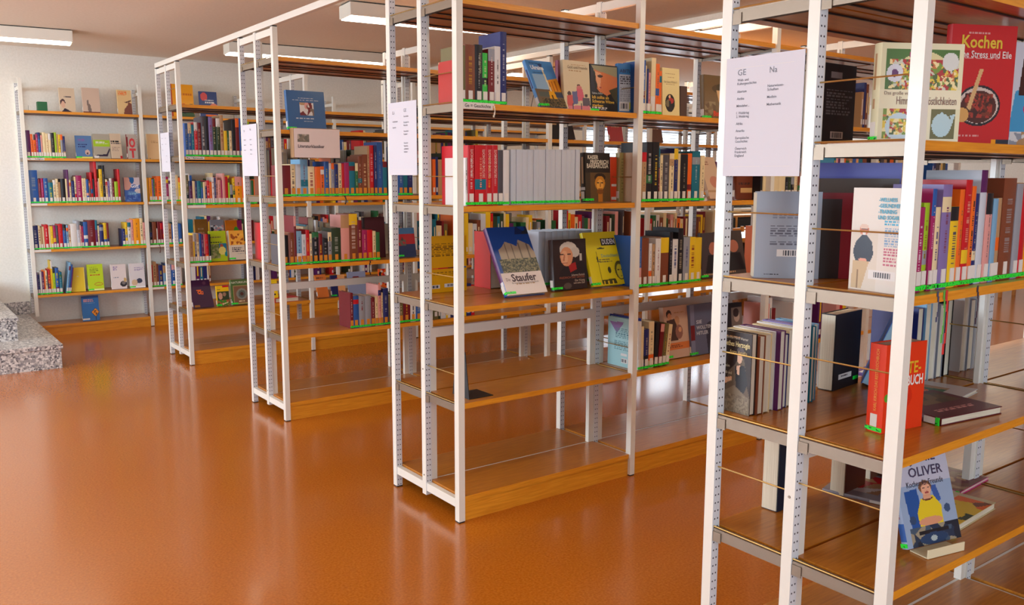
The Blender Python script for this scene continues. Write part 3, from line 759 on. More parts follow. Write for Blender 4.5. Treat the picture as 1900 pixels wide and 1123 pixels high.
b_ = af('lime book with a man in a pale shirt, back aisle rack', 392, 423, Z1[1], 430, .02, (164, 184, 40), [('l', .05, .17, .9, .24, 1, 'O'), ('l', .05, .34, .9, .42, 1, 'd'), ('n', 0, .44, .6, .92, [(120, 130, 80), (150, 150, 110), (96, 112, 60)], 9), ('r', .55, .42, 1, .7, (40, 110, 140)), ('e', .7, .5, .1, .06, (150, 80, 60)), ('e', .72, .66, .22, .14, (210, 200, 120)), ('p', [(.85, .72), (1, .68), (1, .84), (.88, .84)], (30, 120, 130)), ('r', 0, .9, 1, 1, (164, 184, 40))])
b_ = af('white book with an orange cover picture, beside the lime one', 428.5, 456, Z1[1], 430, .05, (214, 204, 190), [('r', 0, 0, 1, .5, (226, 168, 76)), ('n', .1, .12, .95, .5, [(226, 168, 76), (226, 168, 76), (230, 180, 90), (150, 84, 40)], 7), ('l', .15, .56, 1, .74, 3, 'S'), ('l', .5, .78, 1, .82, 1, 's')], tape=True)
b_ = af('dark purple book with a gold om sign, back aisle rack', 360, 398, Z1[0], 523, .015, (58, 28, 56), [('r', .3, .35, .52, .4, 'o'), ('e', .42, .45, .1, .07, 'o'), ('e', .42, .45, .05, .03, (58, 28, 56)), ('r', .48, .42, .6, .52, 'o'), ('e', .55, .47, .03, .03, (58, 28, 56)), ('e', .72, .12, .08, .06, (90, 56, 74)), ('r', .05, .9, .3, .99, (150, 100, 40))], recl=28)
b_ = af('small yellow and green book with two goats, back aisle rack', 404, 427, Z1[0], 532, .02, (222, 182, 32), [('r', .5, 0, 1, .09, 'r'), ('l', .05, .16, .5, .22, 1, 'O'), ('r', .05, .28, 1, 1, (50, 60, 40)), ('e', .3, .5, .17, .16, (190, 150, 130)), ('e', .62, .42, .14, .1, (150, 120, 100)), ('n', 0, .7, 1, 1, [(70, 130, 50), (60, 100, 44), (150, 90, 60)], 8), ('p', [(.4, .88), (.9, .8), (.92, .83), (.44, .92)], 'e')], tape=True)
b_ = af('large green book with a round stone picture, back aisle rack', 432, 462, Z1[0], 521, .04, (76, 100, 56), [('r', .1, .24, 1, .97, (170, 150, 100)), ('r', .13, .27, 1, .94, (120, 90, 70)), ('e', .62, .58, .34, .22, (130, 130, 120)), ('e', .62, .58, .22, .15, (90, 96, 90)), ('e', .62, .58, .1, .07, (76, 46, 36)), ('l', .4, .84, .9, .9, 1, 'e')], spine=[('r', .3, .08, .7, .7, 'e'), ('r', 0, .84, 1, 1, 'w')], tape=True)
put_text(b_, 'NATURKUN', .002, 0, b_['H'] - .032, .024, (232, 226, 206), b_['W'] * .96)
b_ = af('yellow book with a black cross pattern, back aisle rack', 499, 517, Z1[0], 521, .02, (226, 196, 40), [('p', [(.3, .4), (.7, .4), (.5, .6)], 'w'), ('r', .3, .62, .8, .7, 'k'), ('r', .1, .82, .9, .86, 'e')])
o = make_book(.2, .24, .035, (186, 44, 36), front=[('e', .5, .38, .33, .24, (176, 160, 60)), ('e', .12, .45, .1, .16, (150, 40, 34)), ('e', .88, .42, .1, .16, (150, 40, 34)), ('l', .2, .84, .8, .9, 1, 'e')], cell=.006, tape=False, sticker=None, spine=[])
put(o, Matrix.Translation((BP(529, 568, 2, Z1[0]).x, Y1 + .02, Z1[0] + .036)) @ Matrix.Rotation(radians(-90), 4, 'X')); tag(o, 'red book with a green emblem lying flat, back aisle rack', 'book')
af2 = dict(Y=Y1 + .07)
b_ = af('orange book leaning back, second bay of back aisle rack', 591, 611, Z1[0], 512, .02, (210, 124, 62), [('l', .1, .1, .8, .2, 1, 'N')], recl=20)
b_ = af('navy and peach book, second bay of back aisle rack', 617, 642, Z1[0], 512, .025, (36, 40, 90), [('r', .45, 0, 1, 1, (222, 170, 120)), ('e', .4, .25, .15, .1, 'r')], tape=True)
b_ = af('pale blue book with a red bird, second bay of back aisle rack', 648, 681, Z1[0], 506, .02, (146, 158, 190), [('e', .45, .25, .2, .06, 'R'), ('l', .2, .5, .95, .58, 1, 'w')])
b_ = af('orange patterned book, second bay of back aisle rack', 706, 724, Z1[0], 500, .02, (220, 90, 30), [('n', 0, 0, 1, 1, ['o', 'r', 'w', 'k'], 5)])
b_ = af('brown book with a tan front standing behind the red row', 367, 391, Z1[1] + .0, 408, .02, (134, 92, 36), [('l', .2, .2, .8, .5, 3, 'T')], Y=Y1 + .4)
b_ = af('black and white photo book, upper back of back aisle rack', 396, 420, Z1[1], 409, .02, (150, 146, 150), [('n', 0, .15, 1, .6, ['k', 's', 'w', 'P'], 7)], Y=Y1 + .4)
b_ = af('orange book with a round green badge, back aisle rack', 424, 454, Z1[1], 410, .02, (210, 120, 30), [('r', .7, 0, 1, 1, 'm'), ('e', .62, .3, .15, .12, (70, 150, 40))], Y=Y1 + .4)
# --- literature rack
FY = Y2 + .07
b_ = face_book('large blue book with a small picture, standing on top of literature rack', 536, 606, Y2 + .07, Z2[3], 168, .03, (52, 92, 136), [('l', .3, .17, .75, .2, 1, 'h'), ('l', .15, .22, .88, .255, 1, 'h'), ('n', .33, .3, .7, .62, ['P', 'T', 'R', 'w', (120, 100, 90)], 13), ('l', .22, .68, .82, .72, 1, 'h'), ('l', .42, .76, .66, .785, 1, 'h')], recl=7, tape=True, spine=[])
sg = empty('shelf_sign', (BP(546, 266, 1, Y2 - .045).x, Y2 - .045, BP(546, 292, 1, Y2 - .045).z), 'white Literaturklassiker sign on a tan board hanging from literature rack', 'sign')
sw_ = BP(630.5, 266, 1, Y2 - .045).x - sg.location.x; sh = BP(600, 240, 1, Y2 - .045).z - sg.location.z
MB().box(-.004, .002, -.001, sw_ + .0, .05, sh + .003, 'tan_board').build('board', sg)
V_, F_, K_, I_ = [], [], [], []
grid_face(V_, F_, K_, I_, 0, Vector((0, 0, sh)), AX * sw_, -AZ * sh, paint(sw_, sh, .004, (218, 204, 202), [('n', .07, .19, .32, .47, [(120, 112, 100), (150, 140, 126), (104, 100, 92), (172, 160, 150)], 22)], R))
add_box(V_, F_, K_, I_, 0, 0, 0, 0, sw_, .002, sh, C((218, 204, 202)), 'f')
link('card', colored_mesh('card', V_, F_, K_, I_, [MT['matt_print']]), sg)
put_text(sg, 'Literaturklassiker', sw_ * .08, 0, sh * .34, .026, (60, 46, 52), sw_ * .57, bold=.0004, name='lettering')
b_ = face_book('big dark maroon book standing behind the right end of its row', 677, 716, Y2 + .16, Z2[1], 404, .03, (66, 22, 34), [('r', 0, 0, .05, 1, 'k')], recl=3)
b_ = face_book('dark blue book with a red picture band on literature rack', 738, 773, Y2 + .06, Z2[1], 425, .02, (36, 48, 84), [('r', 0, 0, 1, .2, (60, 100, 140)), ('r', 0, .2, 1, .55, (150, 36, 44)), ('n', 0, .3, .5, .6, [(150, 36, 44), (90, 90, 80), (60, 50, 50)], 8)], recl=10, tape=True)
o = make_book(.2, .23, .035, 'r', front=[], cell=.008, tape=False); put(o, Matrix.Translation((.06, Y2 + .57, Z2[1] + .0005)) @ Matrix.Rotation(radians(-90), 4, 'Z')); tag(o, 'orange red book seen through the end of literature rack', 'book')
# --- history rack, displayed books
def hf(label, x0, x1, z, top, T, c, ops, Y=.17, **k): k.setdefault('cell', .0028); return face_book(label, x0, x1, Y, z, top, T, c, ops, **k)


b_ = hf('blue book of a golden square with tall column, leaning back on wire stand', 1004, 1053, Z3[3], 115, .02, (92, 142, 190),
        [('r', 0, .62, 1, 1, (110, 96, 80)), ('r', .1, .3, .6, .62, (150, 178, 200)), ('p', [(.55, .42), (1, .36), (1, .66), (.55, .66)], (206, 140, 50)), ('r', .6, .46, .64, .64, (160, 90, 30)), ('r', .72, .44, .76, .64, (160, 90, 30)), ('r', .84, .43, .88, .64, (160, 90, 30)),
         ('p', [(.5, .12), (.56, .12), (.64, .7), (.58, .7)], (222, 206, 170)), ('p', [(.42, .08), (.6, .06), (.56, .14), (.48, .14)], (60, 80, 120)), ('r', .12, .68, .5, .78, (90, 96, 90)), ('r', .72, .68, 1, .78, (56, 66, 84)), ('p', [(.5, .66), (.7, .66), (.74, .82), (.46, .82)], (216, 160, 50)), ('r', .56, .74, .62, .82, (90, 60, 20)), ('n', .15, .82, 1, 1, [(60, 56, 48), (96, 84, 64), (120, 104, 70), (44, 50, 44)], 40)],
        Y=.09, recl=30, tape=True, spine=[('r', .3, .2, .7, .6, 'n')])
put_text(b_, 'Ukraine', b_['W'] * .12, 0, b_['H'] * .8, .03, (240, 240, 240), b_['W'] * .48, bold=.001); put_text(b_, 'Peter Scholl', b_['W'] * .12, 0, b_['H'] * .92, .013, (30, 40, 60), b_['W'] * .42)
put_text(b_, 'Leben in der Mitte', b_['W'] * .14, 0, b_['H'] * .72, .012, (30, 40, 60), b_['W'] * .4)
bookstand(b_.matrix_world.translation.x + .08, .09, Z3[3], .12, .19, 30, 'black wire easel under the blue square and column book', .02)
b_ = hf('maroon book edge peeking out behind the beige Geld und Freunde cover', 1036, 1052, Z3[3], 112, .02, (122, 46, 74), [], Y=.27, recl=2)
b_ = hf('beige Geld und Freunde book with a group of drawn people', 1048, 1096.5, Z3[3], 111.5, .02, (206, 188, 156),
        [('l', .3, .075, .9, .09, 1, 'T'), ('l', .22, .18, .88, .22, 1, 'T'), ('e', .56, .49, .06, .03, (90, 60, 50)), ('e', .58, .54, .1, .05, (190, 110, 110)), ('p', [(.48, .55), (.7, .55), (.78, .78), (.5, .8)], (196, 92, 110)), ('p', [(.3, .62), (.5, .6), (.52, .85), (.3, .88)], (92, 92, 130)), ('e', .2, .66, .07, .05, (70, 50, 50)), ('p', [(.1, .7), (.32, .68), (.34, .92), (.12, .92)], (190, 84, 80)), ('e', .84, .68, .06, .035, (60, 44, 44)), ('p', [(.7, .72), (.96, .72), (1, .9), (.7, .92)], (84, 74, 84)), ('p', [(.15, .9), (.95, .88), (1, 1), (.12, 1)], (200, 120, 130)), ('r', .3, .85, .34, 1, (70, 60, 80)), ('r', .62, .84, .66, 1, (70, 60, 80))], Y=.11, recl=5, spine=[])
put_text(b_, 'Geld und Freunde', b_['W'] * .16, 0, b_['H'] * .84, .02, (110, 84, 60), b_['W'] * .76)
b_ = hf("black book with a veiled woman's face in profile, history rack", 1096.5, 1146, Z3[3], 119, .03, (26, 24, 26),
        [('p', [(.04, .02), (1, .02), (1, .3), (.3, .3), (.12, .12)], (150, 142, 112)), ('p', [(.12, .1), (.2, .18), (.22, .28), (.2, .34), (.26, .42), (.24, .5), (.34, .57), (.42, .58), (.6, .64), (1, .5), (1, .24), (.5, .16), (.3, .14)], (196, 118, 76)), ('p', [(.18, .14), (.4, .18), (.36, .5), (.3, .5), (.24, .4), (.2, .3)], (214, 160, 124)), ('e', .36, .24, .1, .03, (60, 40, 36)), ('p', [(.3, .46), (.42, .47), (.38, .5)], (150, 60, 56)), ('p', [(.68, .52), (1, .44), (1, .8), (.82, .66)], (66, 60, 40)), ('p', [(0, 0), (.12, .1), (.1, .3), (.2, .56), (0, .6)], (34, 34, 46)), ('l', .05, .88, .8, .95, 2, 'w')], Y=.12, recl=3, tape=True)
for i, s in enumerate(('Ich sollte als', 'Schwarze Witwe', 'sterben')): put_text(b_, s, b_['W'] * .05, 0, b_['H'] * (.29 - .085 * i), .02, (226, 178, 60), b_['W'] * (.62, .82, .4)[i], bold=.0004)
put_text(b_, 'Sabine Adler', b_['W'] * .05, 0, b_['H'] * .385, .012, (200, 200, 200), b_['W'] * .4)
b_ = hf('blue and grey back cover of a school book beside the rack joint', 1147, 1180, Z3[3] + .004, 118, .03, (58, 118, 170), [('r', .05, .22, 1, .9, (176, 180, 188)), ('l', .1, .24, .95, .42, 4, 'S'), ('l', .1, .46, .95, .76, 7, 's'), ('r', .05, .77, .5, .95, 'w'), ('b', .12, .8, .42, .9), ('r', .52, .77, 1, .92, (190, 186, 50))], Y=.13, recl=2, rotz=-12)
put_text(b_, 'ABITURWI', b_['W'] * .06, 0, b_['H'] * .82, .022, (44, 56, 90), b_['W'] * .9, bold=.0006)
b_ = hf('cream book with an oval portrait of a man, history rack second bay', 1229.5, 1261, Z3[3], 126, .03, (226, 210, 158), [('l', .2, .11, .8, .13, 1, 'T'), ('l', .3, .18, .7, .21, 1, 'T'), ('l', .22, .33, .8, .35, 1, 'T'), ('e', .44, .73, .28, .19, (30, 28, 30)), ('e', .42, .6, .06, .04, (226, 190, 150)), ('e', .5, .68, .16, .06, (170, 60, 56)), ('e', .32, .74, .12, .08, (120, 110, 84)), ('p', [(.38, .68), (.48, .68), (.56, .9), (.36, .9)], (40, 36, 40))], Y=.06, recl=3)
put_text(b_, 'Das Kaisers Wilhelm II.', b_['W'] * .1, 0, b_['H'] * .69, .014, (140, 120, 90), b_['W'] * .75)
b_ = hf('dark brown upright volume right of the oval portrait book', 1262, 1274, Z3[3], 160, .035, (84, 62, 54), [], Y=.10, recl=1)
b_ = hf('brown book with the face of an old man in a hat, history rack', 1308, 1352, Z3[3], 139, .03, (112, 88, 56), [('e', .62, .3, .3, .1, (84, 66, 44)), ('e', .72, .26, .22, .08, (70, 60, 40)), ('p', [(.5, .34), (.85, .32), (.82, .6), (.7, .74), (.6, .6)], (206, 170, 124)), ('n', 0, .6, .45, 1, [(120, 96, 66), (140, 120, 88), (100, 76, 50)], 9)], Y=.10, recl=4, tape=True)
put_text(b_, 'Bismarck', b_['W'] * .35, 0, b_['H'] * .08, .036, (214, 70, 40), b_['W'] * .62, bold=.0016)
b_ = hf('dark Kaiser Friedrich Barbarossa book with a golden head', 1087, 1133, Z3[2], 284, .035, (40, 32, 26),
        [('r', 0, .4, 1, 1, (96, 72, 44)), ('r', 0, .4, .2, 1, (60, 48, 34)), ('e', .58, .5, .22, .09, (44, 30, 20)), ('e', .58, .62, .2, .15, (190, 130, 50)), ('e', .58, .66, .13, .12, (226, 170, 84)), ('r', .5, .72, .68, 1, (170, 110, 40)), ('r', .46, .6, .54, .62, 'k'), ('r', .62, .6, .7, .62, 'k'), ('r', .57, .6, .6, .7, (150, 96, 40)), ('r', .5, .76, .66, .78, (110, 60, 30)), ('e', .58, .79, .14, .05, (120, 74, 30))], Y=.13, recl=3, tape=True, spine=[('r', .3, .08, .7, .62, 'T'), ('r', .1, .7, .9, .76, 'w')])
for i, (s, xx, ww, sz) in enumerate((('KAISER', .1, .42, .026), ('FRIEDRICH', .2, .72, .024), ('BARBAROSSA', .06, .86, .03))): put_text(b_, s, b_['W'] * xx, 0, b_['H'] * (.87 - .09 * i), sz, (222, 212, 190), b_['W'] * ww, bold=.0006)
b_ = hf('rust red back cover with two white stickers, history rack', 1132, 1152, Z3[2], 292, .02, (196, 74, 44), [('r', .1, .6, .9, .66, 'w'), ('r', .1, .89, .9, .96, 'w')], Y=.18, recl=1)
b_ = hf('olive green back cover beside the joint, history rack', 1149.5, 1182, Z3[2], 284, .03, (150, 138, 92), [('l', .1, .1, .95, .84, 12, (120, 110, 72)), ('r', .4, .9, .95, .97, 'w')], Y=.16, recl=1)
b_ = hf('pale peach book leaning over at the end of the second bay row', 1318, 1345, Z3[2], 294, .02, (206, 176, 150), [('e', .6, .6, .3, .14, (190, 130, 110)), ('l', .1, .1, .6, .2, 2, 'N'), ('r', .0, .8, 1, .84, 'T')], Y=.10, recl=22)
b_ = hf('brown back cover with a barcode, third bay of history rack', 1366, 1402, Z3[2], 318, .04, (104, 52, 32), [('r', .2, .6, .8, .75, (200, 160, 110)), ('l', .1, .4, .9, .5, 2, 'k')], Y=.09, recl=1)
b_ = hf('dark book with a barcode, third bay of history rack', 1396, 1412, Z3[2], 318, .03, (36, 32, 34), [('r', .2, .6, .95, .72, 'e')], Y=.12, recl=1)
# the end of the rack: covers facing the aisle
def endbook(label, px, pts, z, top, c, ops, Y0, W_, T, X, cell=.004, sticker=None, H=None, tape=False, kind='out'):
    """spine-out book whose back cover shows at the rack end; X = plane of that cover"""
    if H is None: H = BP(px, top, 0, X).z - z
    o = make_book(W_, H, T, c, back=ops, cell=cell, sticker=sticker, tape=tape, spine=[] if kind == 'blank' else None)
    put(o, Matrix.Translation((X + T, Y0, z + .0005)) @ Matrix.Rotation(pi / 2, 4, 'Z')); tag(o, label, 'book'); o['W'] = W_; o['H'] = H; return o


b_ = endbook('red box file at the end of the Geschichte shelf, history rack', 826, None, Z3[3], 114, (160, 28, 16), [('r', 0, 0, .06, .05, 'T')], .03, .165, .012, .036, kind='blank')
b_ = hf('tall yellow back cover with a rainbow strip at the rack end', 797, 866, Z3[1], 440, .03, (214, 160, 24),
        [('l', .03, .12, .98, .36, 8, (120, 84, 20)), ('r', .22, .56, .5, .585, 'r'), ('r', .5, .56, .7, .585, 'R'), ('r', .08, .56, .23, .585, 'o'), ('r', .7, .555, .98, .58, 'b'), ('l', .1, .63, .95, .7, 2, (150, 110, 30)), ('r', .04, .86, .27, .92, 'w'), ('b', .06, .87, .25, .91), ('r', .4, .85, .76, .91, 'w'), ('b', .46, .86, .7, .9)], Y=.44, recl=0, tape=False, spine=[])
o = make_book(.135, .27, .09, (160, 26, 20), cell=.02, tape=False, sticker=None, spine=[])
put(o, Matrix.Translation((BP(884, 532, 2, Z3[1]).x, .545, Z3[1] + .0006)) @ Matrix.Rotation(radians(-90), 4, 'Z')); tag(o, 'plain red box set standing behind the Staufer book', 'book')
b_ = hf('blue Die Staufer book with a castle photo, leaning back on stand', 942, 1016, Z3[1], 429, .028, (34, 74, 140),
        [('p', [(.12, .34), (.22, .3), (.34, .22), (.5, .26), (.6, .3), (.68, .2), (.8, .24), (.92, .28), (1, .4), (1, .56), (.12, .56)], (166, 150, 130)), ('r', .3, .24, .33, .5, (120, 106, 92)), ('r', .46, .26, .49, .5, (116, 104, 92)), ('r', .64, .24, .67, .5, (116, 104, 92)), ('r', .84, .26, .87, .5, (110, 98, 88)), ('n', .08, .48, 1, .68, [(70, 70, 56), (110, 104, 80), (50, 54, 44), (140, 130, 100)], 44), ('n', .6, 0, 1, .12, [(30, 50, 90), (34, 74, 140), (40, 50, 60)], 10), ('r', 0, .68, 1, 1, (222, 208, 202)), ('l', .3, .84, .9, .86, 1, 'T')], Y=.095, recl=30, tape=True, spine=[('r', 0, 0, 1, .8, 'p'), ('r', .2, .8, .9, .95, 'w')])
put_text(b_, 'Die', b_['W'] * .08, 0, b_['H'] * .2, .022, (96, 40, 40), b_['W'] * .1); put_text(b_, 'Staufer', b_['W'] * .22, 0, b_['H'] * .19, .05, (60, 26, 40), b_['W'] * .62, bold=.0014)
put_text(b_, 'Ein europäisches Herrschergeschlecht', b_['W'] * .2, 0, b_['H'] * .155, .012, (90, 70, 70), b_['W'] * .66)
bookstand(b_.matrix_world.translation.x + .12, .095, Z3[1], .14, .22, 30, 'black wire easel under the Die Staufer castle book', .028)
b_ = hf('dark book with the portrait of a white haired king, history rack', 1029, 1090, Z3[1], 447, .03, (46, 32, 32),
        [('p', [(.2, .62), (.34, .52), (.6, .5), (.9, .44), (1, .6), (1, .8), (.1, .8)], (34, 26, 30)), ('p', [(.44, .5), (.66, .46), (.7, .6), (.5, .66)], (150, 40, 40)), ('e', .46, .2, .26, .15, (206, 196, 186)), ('e', .66, .26, .14, .1, (196, 186, 176)), ('e', .4, .34, .19, .19, (204, 146, 112)), ('e', .34, .36, .1, .14, (214, 166, 134)), ('r', .22, .28, .32, .31, (60, 44, 44)), ('r', .42, .28, .54, .31, (60, 44, 44)), ('r', .28, .46, .42, .475, (150, 70, 66)), ('p', [(.32, .3), (.36, .3), (.34, .42), (.28, .42)], (180, 120, 92)), ('r', .8, .3, .86, .44, (190, 180, 170)), ('e', .4, .92, .12, .06, (90, 76, 70)), ('n', 0, .8, 1, .86, [(46, 32, 32)], 3)], Y=.155, recl=5, tape=True)
for s, xx, zz, ww in (('Johannes Kunisch', .52, .27, .4), ('FRIEDRICH DER GROSSE', .16, .225, .76), ('Der König', .62, .16, .3), ('und seine Zeit', .58, .11, .34)): put_text(b_, s, b_['W'] * xx, 0, b_['H'] * zz, .014, (214, 190, 170) if s[0] != 'F' else (170, 90, 60), b_['W'] * ww)
b_ = hf('yellow DUDEN Deutschland book with a drawn head, on stand', 1101.5, 1162, Z3[1] + .004, 435, .02, (214, 196, 30),
        [('r', .5, .12, .94, .26, 'k'), ('r', .28, .36, .3, .96, (60, 56, 20)), ('e', .29, .5, .025, .05, (60, 56, 20)), ('r', .26, .54, .36, .56, 'O'), ('e', .45, .31, .12, .014, (60, 56, 20)), ('l', .34, .5, .8, .58, 2, 'O'), ('e', .9, .74, .16, .18, (90, 84, 30)), ('e', .9, .76, .11, .14, (200, 190, 60)), ('r', .82, .72, .88, .74, (60, 56, 20)), ('r', .92, .72, .98, .74, (60, 56, 20)), ('p', [(.86, .84), (.96, .84), (.9, .86)], (70, 60, 20)), ('e', .58, .72, .05, .06, (60, 56, 20)), ('p', [(.3, .9), (.7, .88), (.74, .98), (.3, .98)], (70, 64, 20)), ('r', .34, .92, .38, .98, 'y'), ('r', .46, .92, .5, .98, 'y'), ('r', .6, .92, .64, .98, 'y')], Y=.13, recl=20, tape=True)
put_text(b_, 'DUDEN', b_['W'] * .53, 0, b_['H'] * .765, .036, (236, 236, 236), b_['W'] * .38, bold=.001); put_text(b_, 'Deutschland', b_['W'] * .42, 0, b_['H'] * .52, .024, (60, 140, 150), b_['W'] * .5)
bookstand(b_.matrix_world.translation.x + .1, .13, Z3[1] + .004, .12, .16, 20, 'black wire easel under the yellow DUDEN book', .02)
b_ = hf('blue back cover right of the yellow DUDEN book', 1148, 1178, Z3[1], 442, .03, (34, 86, 160), [('l', .1, .12, .95, .6, 10, 'l'), ('r', .1, .8, .9, .9, 'w')], Y=.2, recl=1)
g2 = spines('history rack', 'history rack low shelf', Y3 + .335, Z3[1] + .004, 1000, 'h1012/430 h1024/430 h1034/429 h1045/429 h1056/428 h1067/428 h1078/428 h1088/428 h1100/427 h1112/427', 480, sticker=None, spine=[], group='plain pale grey volumes on the history rack low shelf', depth=(.15, .16))
for i, (x0, x1, top, c, lab) in enumerate(((1303, 1336, 434, (70, 60, 62), 'dark grey book with a brown portrait beside the yellow spines'), (1340, 1385, 432, (72, 62, 58), 'dark book with a lady in black, behind nearest rack post'))):
    b_ = hf(lab, x0, x1, Z3[1], top, .03, c, [('e', .6, .35, .2, .14, (170, 110, 90)), ('p', [(.35, .5), (.85, .5), (1, .9), (.2, .9)], (30, 26, 30)), ('l', .1, .9, .8, .95, 1, 'T')], Y=.1, recl=12 if i else 4, tape=True)
# low shelf and bookend
e = empty('bookend', (.19, .12, Z3[0]), 'black steel bookend alone on the empty lower shelf', 'bookend')
MB().quad([(-.05, .0, 0), (.07, .0, 0), (.07, .13, 0), (-.05, .13, 0)], 'black').box(-.05, 0, 0, .075, .13, .0018, 'black').build('foot_plate', e)
mb = MB(); mb.v = [(-.052, .0, 0), (-.052, .13, 0), (-.052, .1, .2), (-.052, .03, .2), (-.049, .0, 0), (-.049, .13, 0), (-.049, .1, .2), (-.049, .03, .2)]; mb.f = [(0, 3, 2, 1), (4, 5, 6, 7), (0, 1, 5, 4), (1, 2, 6, 5), (2, 3, 7, 6), (3, 0, 4, 7)]; mb.mi = [0] * 6; mb.ms = ['black']; mb.build('upright', e)
e.location = (BP(868, 741, 2, Z3[0]).x + .05, .05, Z3[0] + .001); e.rotation_euler.z = radians(0)
b_ = endbook('pale teal back cover with a purple triangle, foot of the rack joint', 1150, None, Z3[0], 590, (160, 196, 200), [('p', [(.06, .1), (.6, .08), (.34, .32)], (130, 104, 150)), ('l', .3, .2, .95, .42, 6, (90, 130, 140)), ('l', .25, .46, .95, .66, 6, (90, 130, 140)), ('r', .5, .72, .72, .77, 'w'), ('r', .52, .82, .74, .91, 'w'), ('b', .53, .83, .73, .9)], .055, .19, .02, 1.064)
b_ = endbook('dark blue back cover behind the pale teal one', 1135, None, Z3[0], 583, (30, 52, 130), [('l', .1, .1, .9, .4, 6, 'l'), ('r', .3, .88, .8, .93, 'w')], .06, .20, .025, 1.088)
b_ = hf('beige book with portraits and an orange band, lowest shelf second bay', 1237, 1284, Z3[0], 573, .03, (196, 166, 148), [('r', 0, .7, 1, .84, (200, 120, 70)), ('e', .2, .14, .1, .08, (50, 34, 30)), ('e', .22, .2, .08, .08, (200, 150, 120)), ('e', .5, .28, .1, .09, (180, 140, 110)), ('p', [(.1, .26), (.4, .24), (.56, .5), (.5, .66), (.16, .66)], (70, 50, 46)), ('e', .56, .5, .14, .14, (140, 100, 90)), ('e', .6, .46, .06, .05, (206, 160, 130)), ('l', .4, .1, .95, .14, 1, 'T'), ('l', .1, .74, .7, .8, 2, 'N')], Y=.11, recl=8, tape=True)
b_ = hf('slate blue SIE WOLLTEN HITLER book on the lowest shelf', 1284, 1330, Z3[0], 568, .025, (96, 100, 124), [('r', 0, 0, .16, 1, (120, 124, 150)), ('r', 0, .4, .16, .7, 'R'), ('e', .8, .5, .2, .14, (60, 60, 76)), ('p', [(.6, .62), (1, .56), (1, 1), (.66, 1)], (50, 50, 66))], Y=.10, recl=6, tape=True)
for i, s in enumerate(('SIE', 'WOLLTEN', 'HITLER')): put_text(b_, s, b_['W'] * .22, 0, b_['H'] * (.62 - .11 * i), .026, (196, 200, 214), b_['W'] * (.22, .6, .46)[i], bold=.0005)
b_ = hf('black book with a grey portrait behind the nearest rack post', 1346, 1379, Z3[0], 566, .025, (36, 34, 44), [('r', .4, .1, 1, .7, (120, 110, 106)), ('e', .7, .3, .16, .13, (190, 170, 160)), ('e', .66, .22, .16, .1, (50, 40, 44))], Y=.12, recl=6)

# ================================================================== cookery rack (nearest)
def fl(label, x, y, z, W_, H_, T, c, ops, rotz, recl=0, cell=.0024, **k):
    name = k.pop('name', 'book'); o = make_book(W_, H_, T, c, front=ops, cell=cell, spine=k.pop('spine', None), back=k.pop('back', None), sticker=k.pop('sticker', None), tape=k.pop('tape', False), page=k.pop('page', 'pages'), name=name)
    put(o, Matrix.Translation((x, y, z + .0006 + T * sin(radians(recl)))) @ Matrix.Rotation(radians(rotz), 4, 'Z') @ Matrix.Rotation(radians(-recl), 4, 'X')); tag(o, label, 'book'); o['W'] = W_; o['H'] = H_; return o


FOOD = [(206, 180, 70), (150, 40, 40), (196, 196, 180), (110, 130, 50), (226, 210, 160), (70, 84, 40), (180, 110, 60)]
w_h = .255
b_ = fl('cream cookbook with four food photos, Himmlische Köstlichkeiten', .10, -1.736, Z4[3], .215, .238, .034, (214, 208, 176),
        [('r', .05, .05, .47, .98, (214, 208, 176)), ('r', .06, .06, .94, .46, (66, 96, 34)), ('e', .52, .5, .42, .42, (206, 196, 150)), ('n', .1, .16, .94, .46, FOOD, 34), ('e', .17, .3, .1, .09, (206, 206, 214)), ('e', .17, .3, .04, .04, 'p'), ('e', .84, .18, .1, .09, (206, 206, 200)), ('e', .4, .12, .07, .05, 'm'), ('r', 0, .46, 1, .66, (222, 214, 186)), ('r', .06, .66, .6, .96, (120, 110, 60)), ('n', .06, .66, .6, .96, FOOD, 34), ('e', .26, .84, .17, .14, (190, 204, 210)), ('n', .14, .76, .36, .92, FOOD, 34), ('e', .5, .82, .09, .08, (180, 50, 40)), ('r', .64, .66, .94, .96, (90, 84, 40)), ('e', .78, .82, .12, .12, (176, 196, 200)), ('e', .78, .72, .03, .03, (176, 196, 200)), ('p', [(.88, .72), (.95, .7), (.9, .84)], (176, 196, 200)), ('r', .6, .66, .64, .96, (222, 214, 186)), ('r', 0, .96, 1, 1, (222, 214, 186))], -29, 0, sticker='w', tape=True, spine=[('r', .3, .1, .6, .46, 'T'), ('r', .3, .56, .6, .66, 'T')])
put_text(b_, 'Himmlische Köstlichkeiten', .045, 0, .092, .028, (110, 70, 64), .158); put_text(b_, 'Das große vom Besten', .012, 0, .115, .012, (120, 90, 80), .11)
b_ = fl('red Kochen ohne Stress und Eile cookbook with a pot and wooden spoon', .467, -1.715, Z4[3], .2, .322, .022, (178, 40, 42),
        [('l', .25, .06, .6, .075, 1, 'P'), ('l', .1, .26, .9, .285, 1, 'P'), ('e', .48, .66, .34, .17, (30, 26, 30)), ('e', .48, .66, .31, .15, (206, 190, 180)), ('e', .48, .67, .28, .135, (70, 34, 28)), ('n', .26, .56, .7, .76, [(84, 40, 30), (110, 54, 40), (150, 60, 50), (60, 30, 26)], 34), ('p', [(.46, .36), (.52, .36), (.36, .7), (.3, .68)], (206, 170, 124)), ('e', .24, .74, .1, .06, (206, 160, 100)), ('r', .72, .94, 1, .98, (40, 40, 50)), ('r', .72, .94, .8, .98, 'Y'), ('l', .1, .9, .6, .92, 1, 'P')], -25, 0)
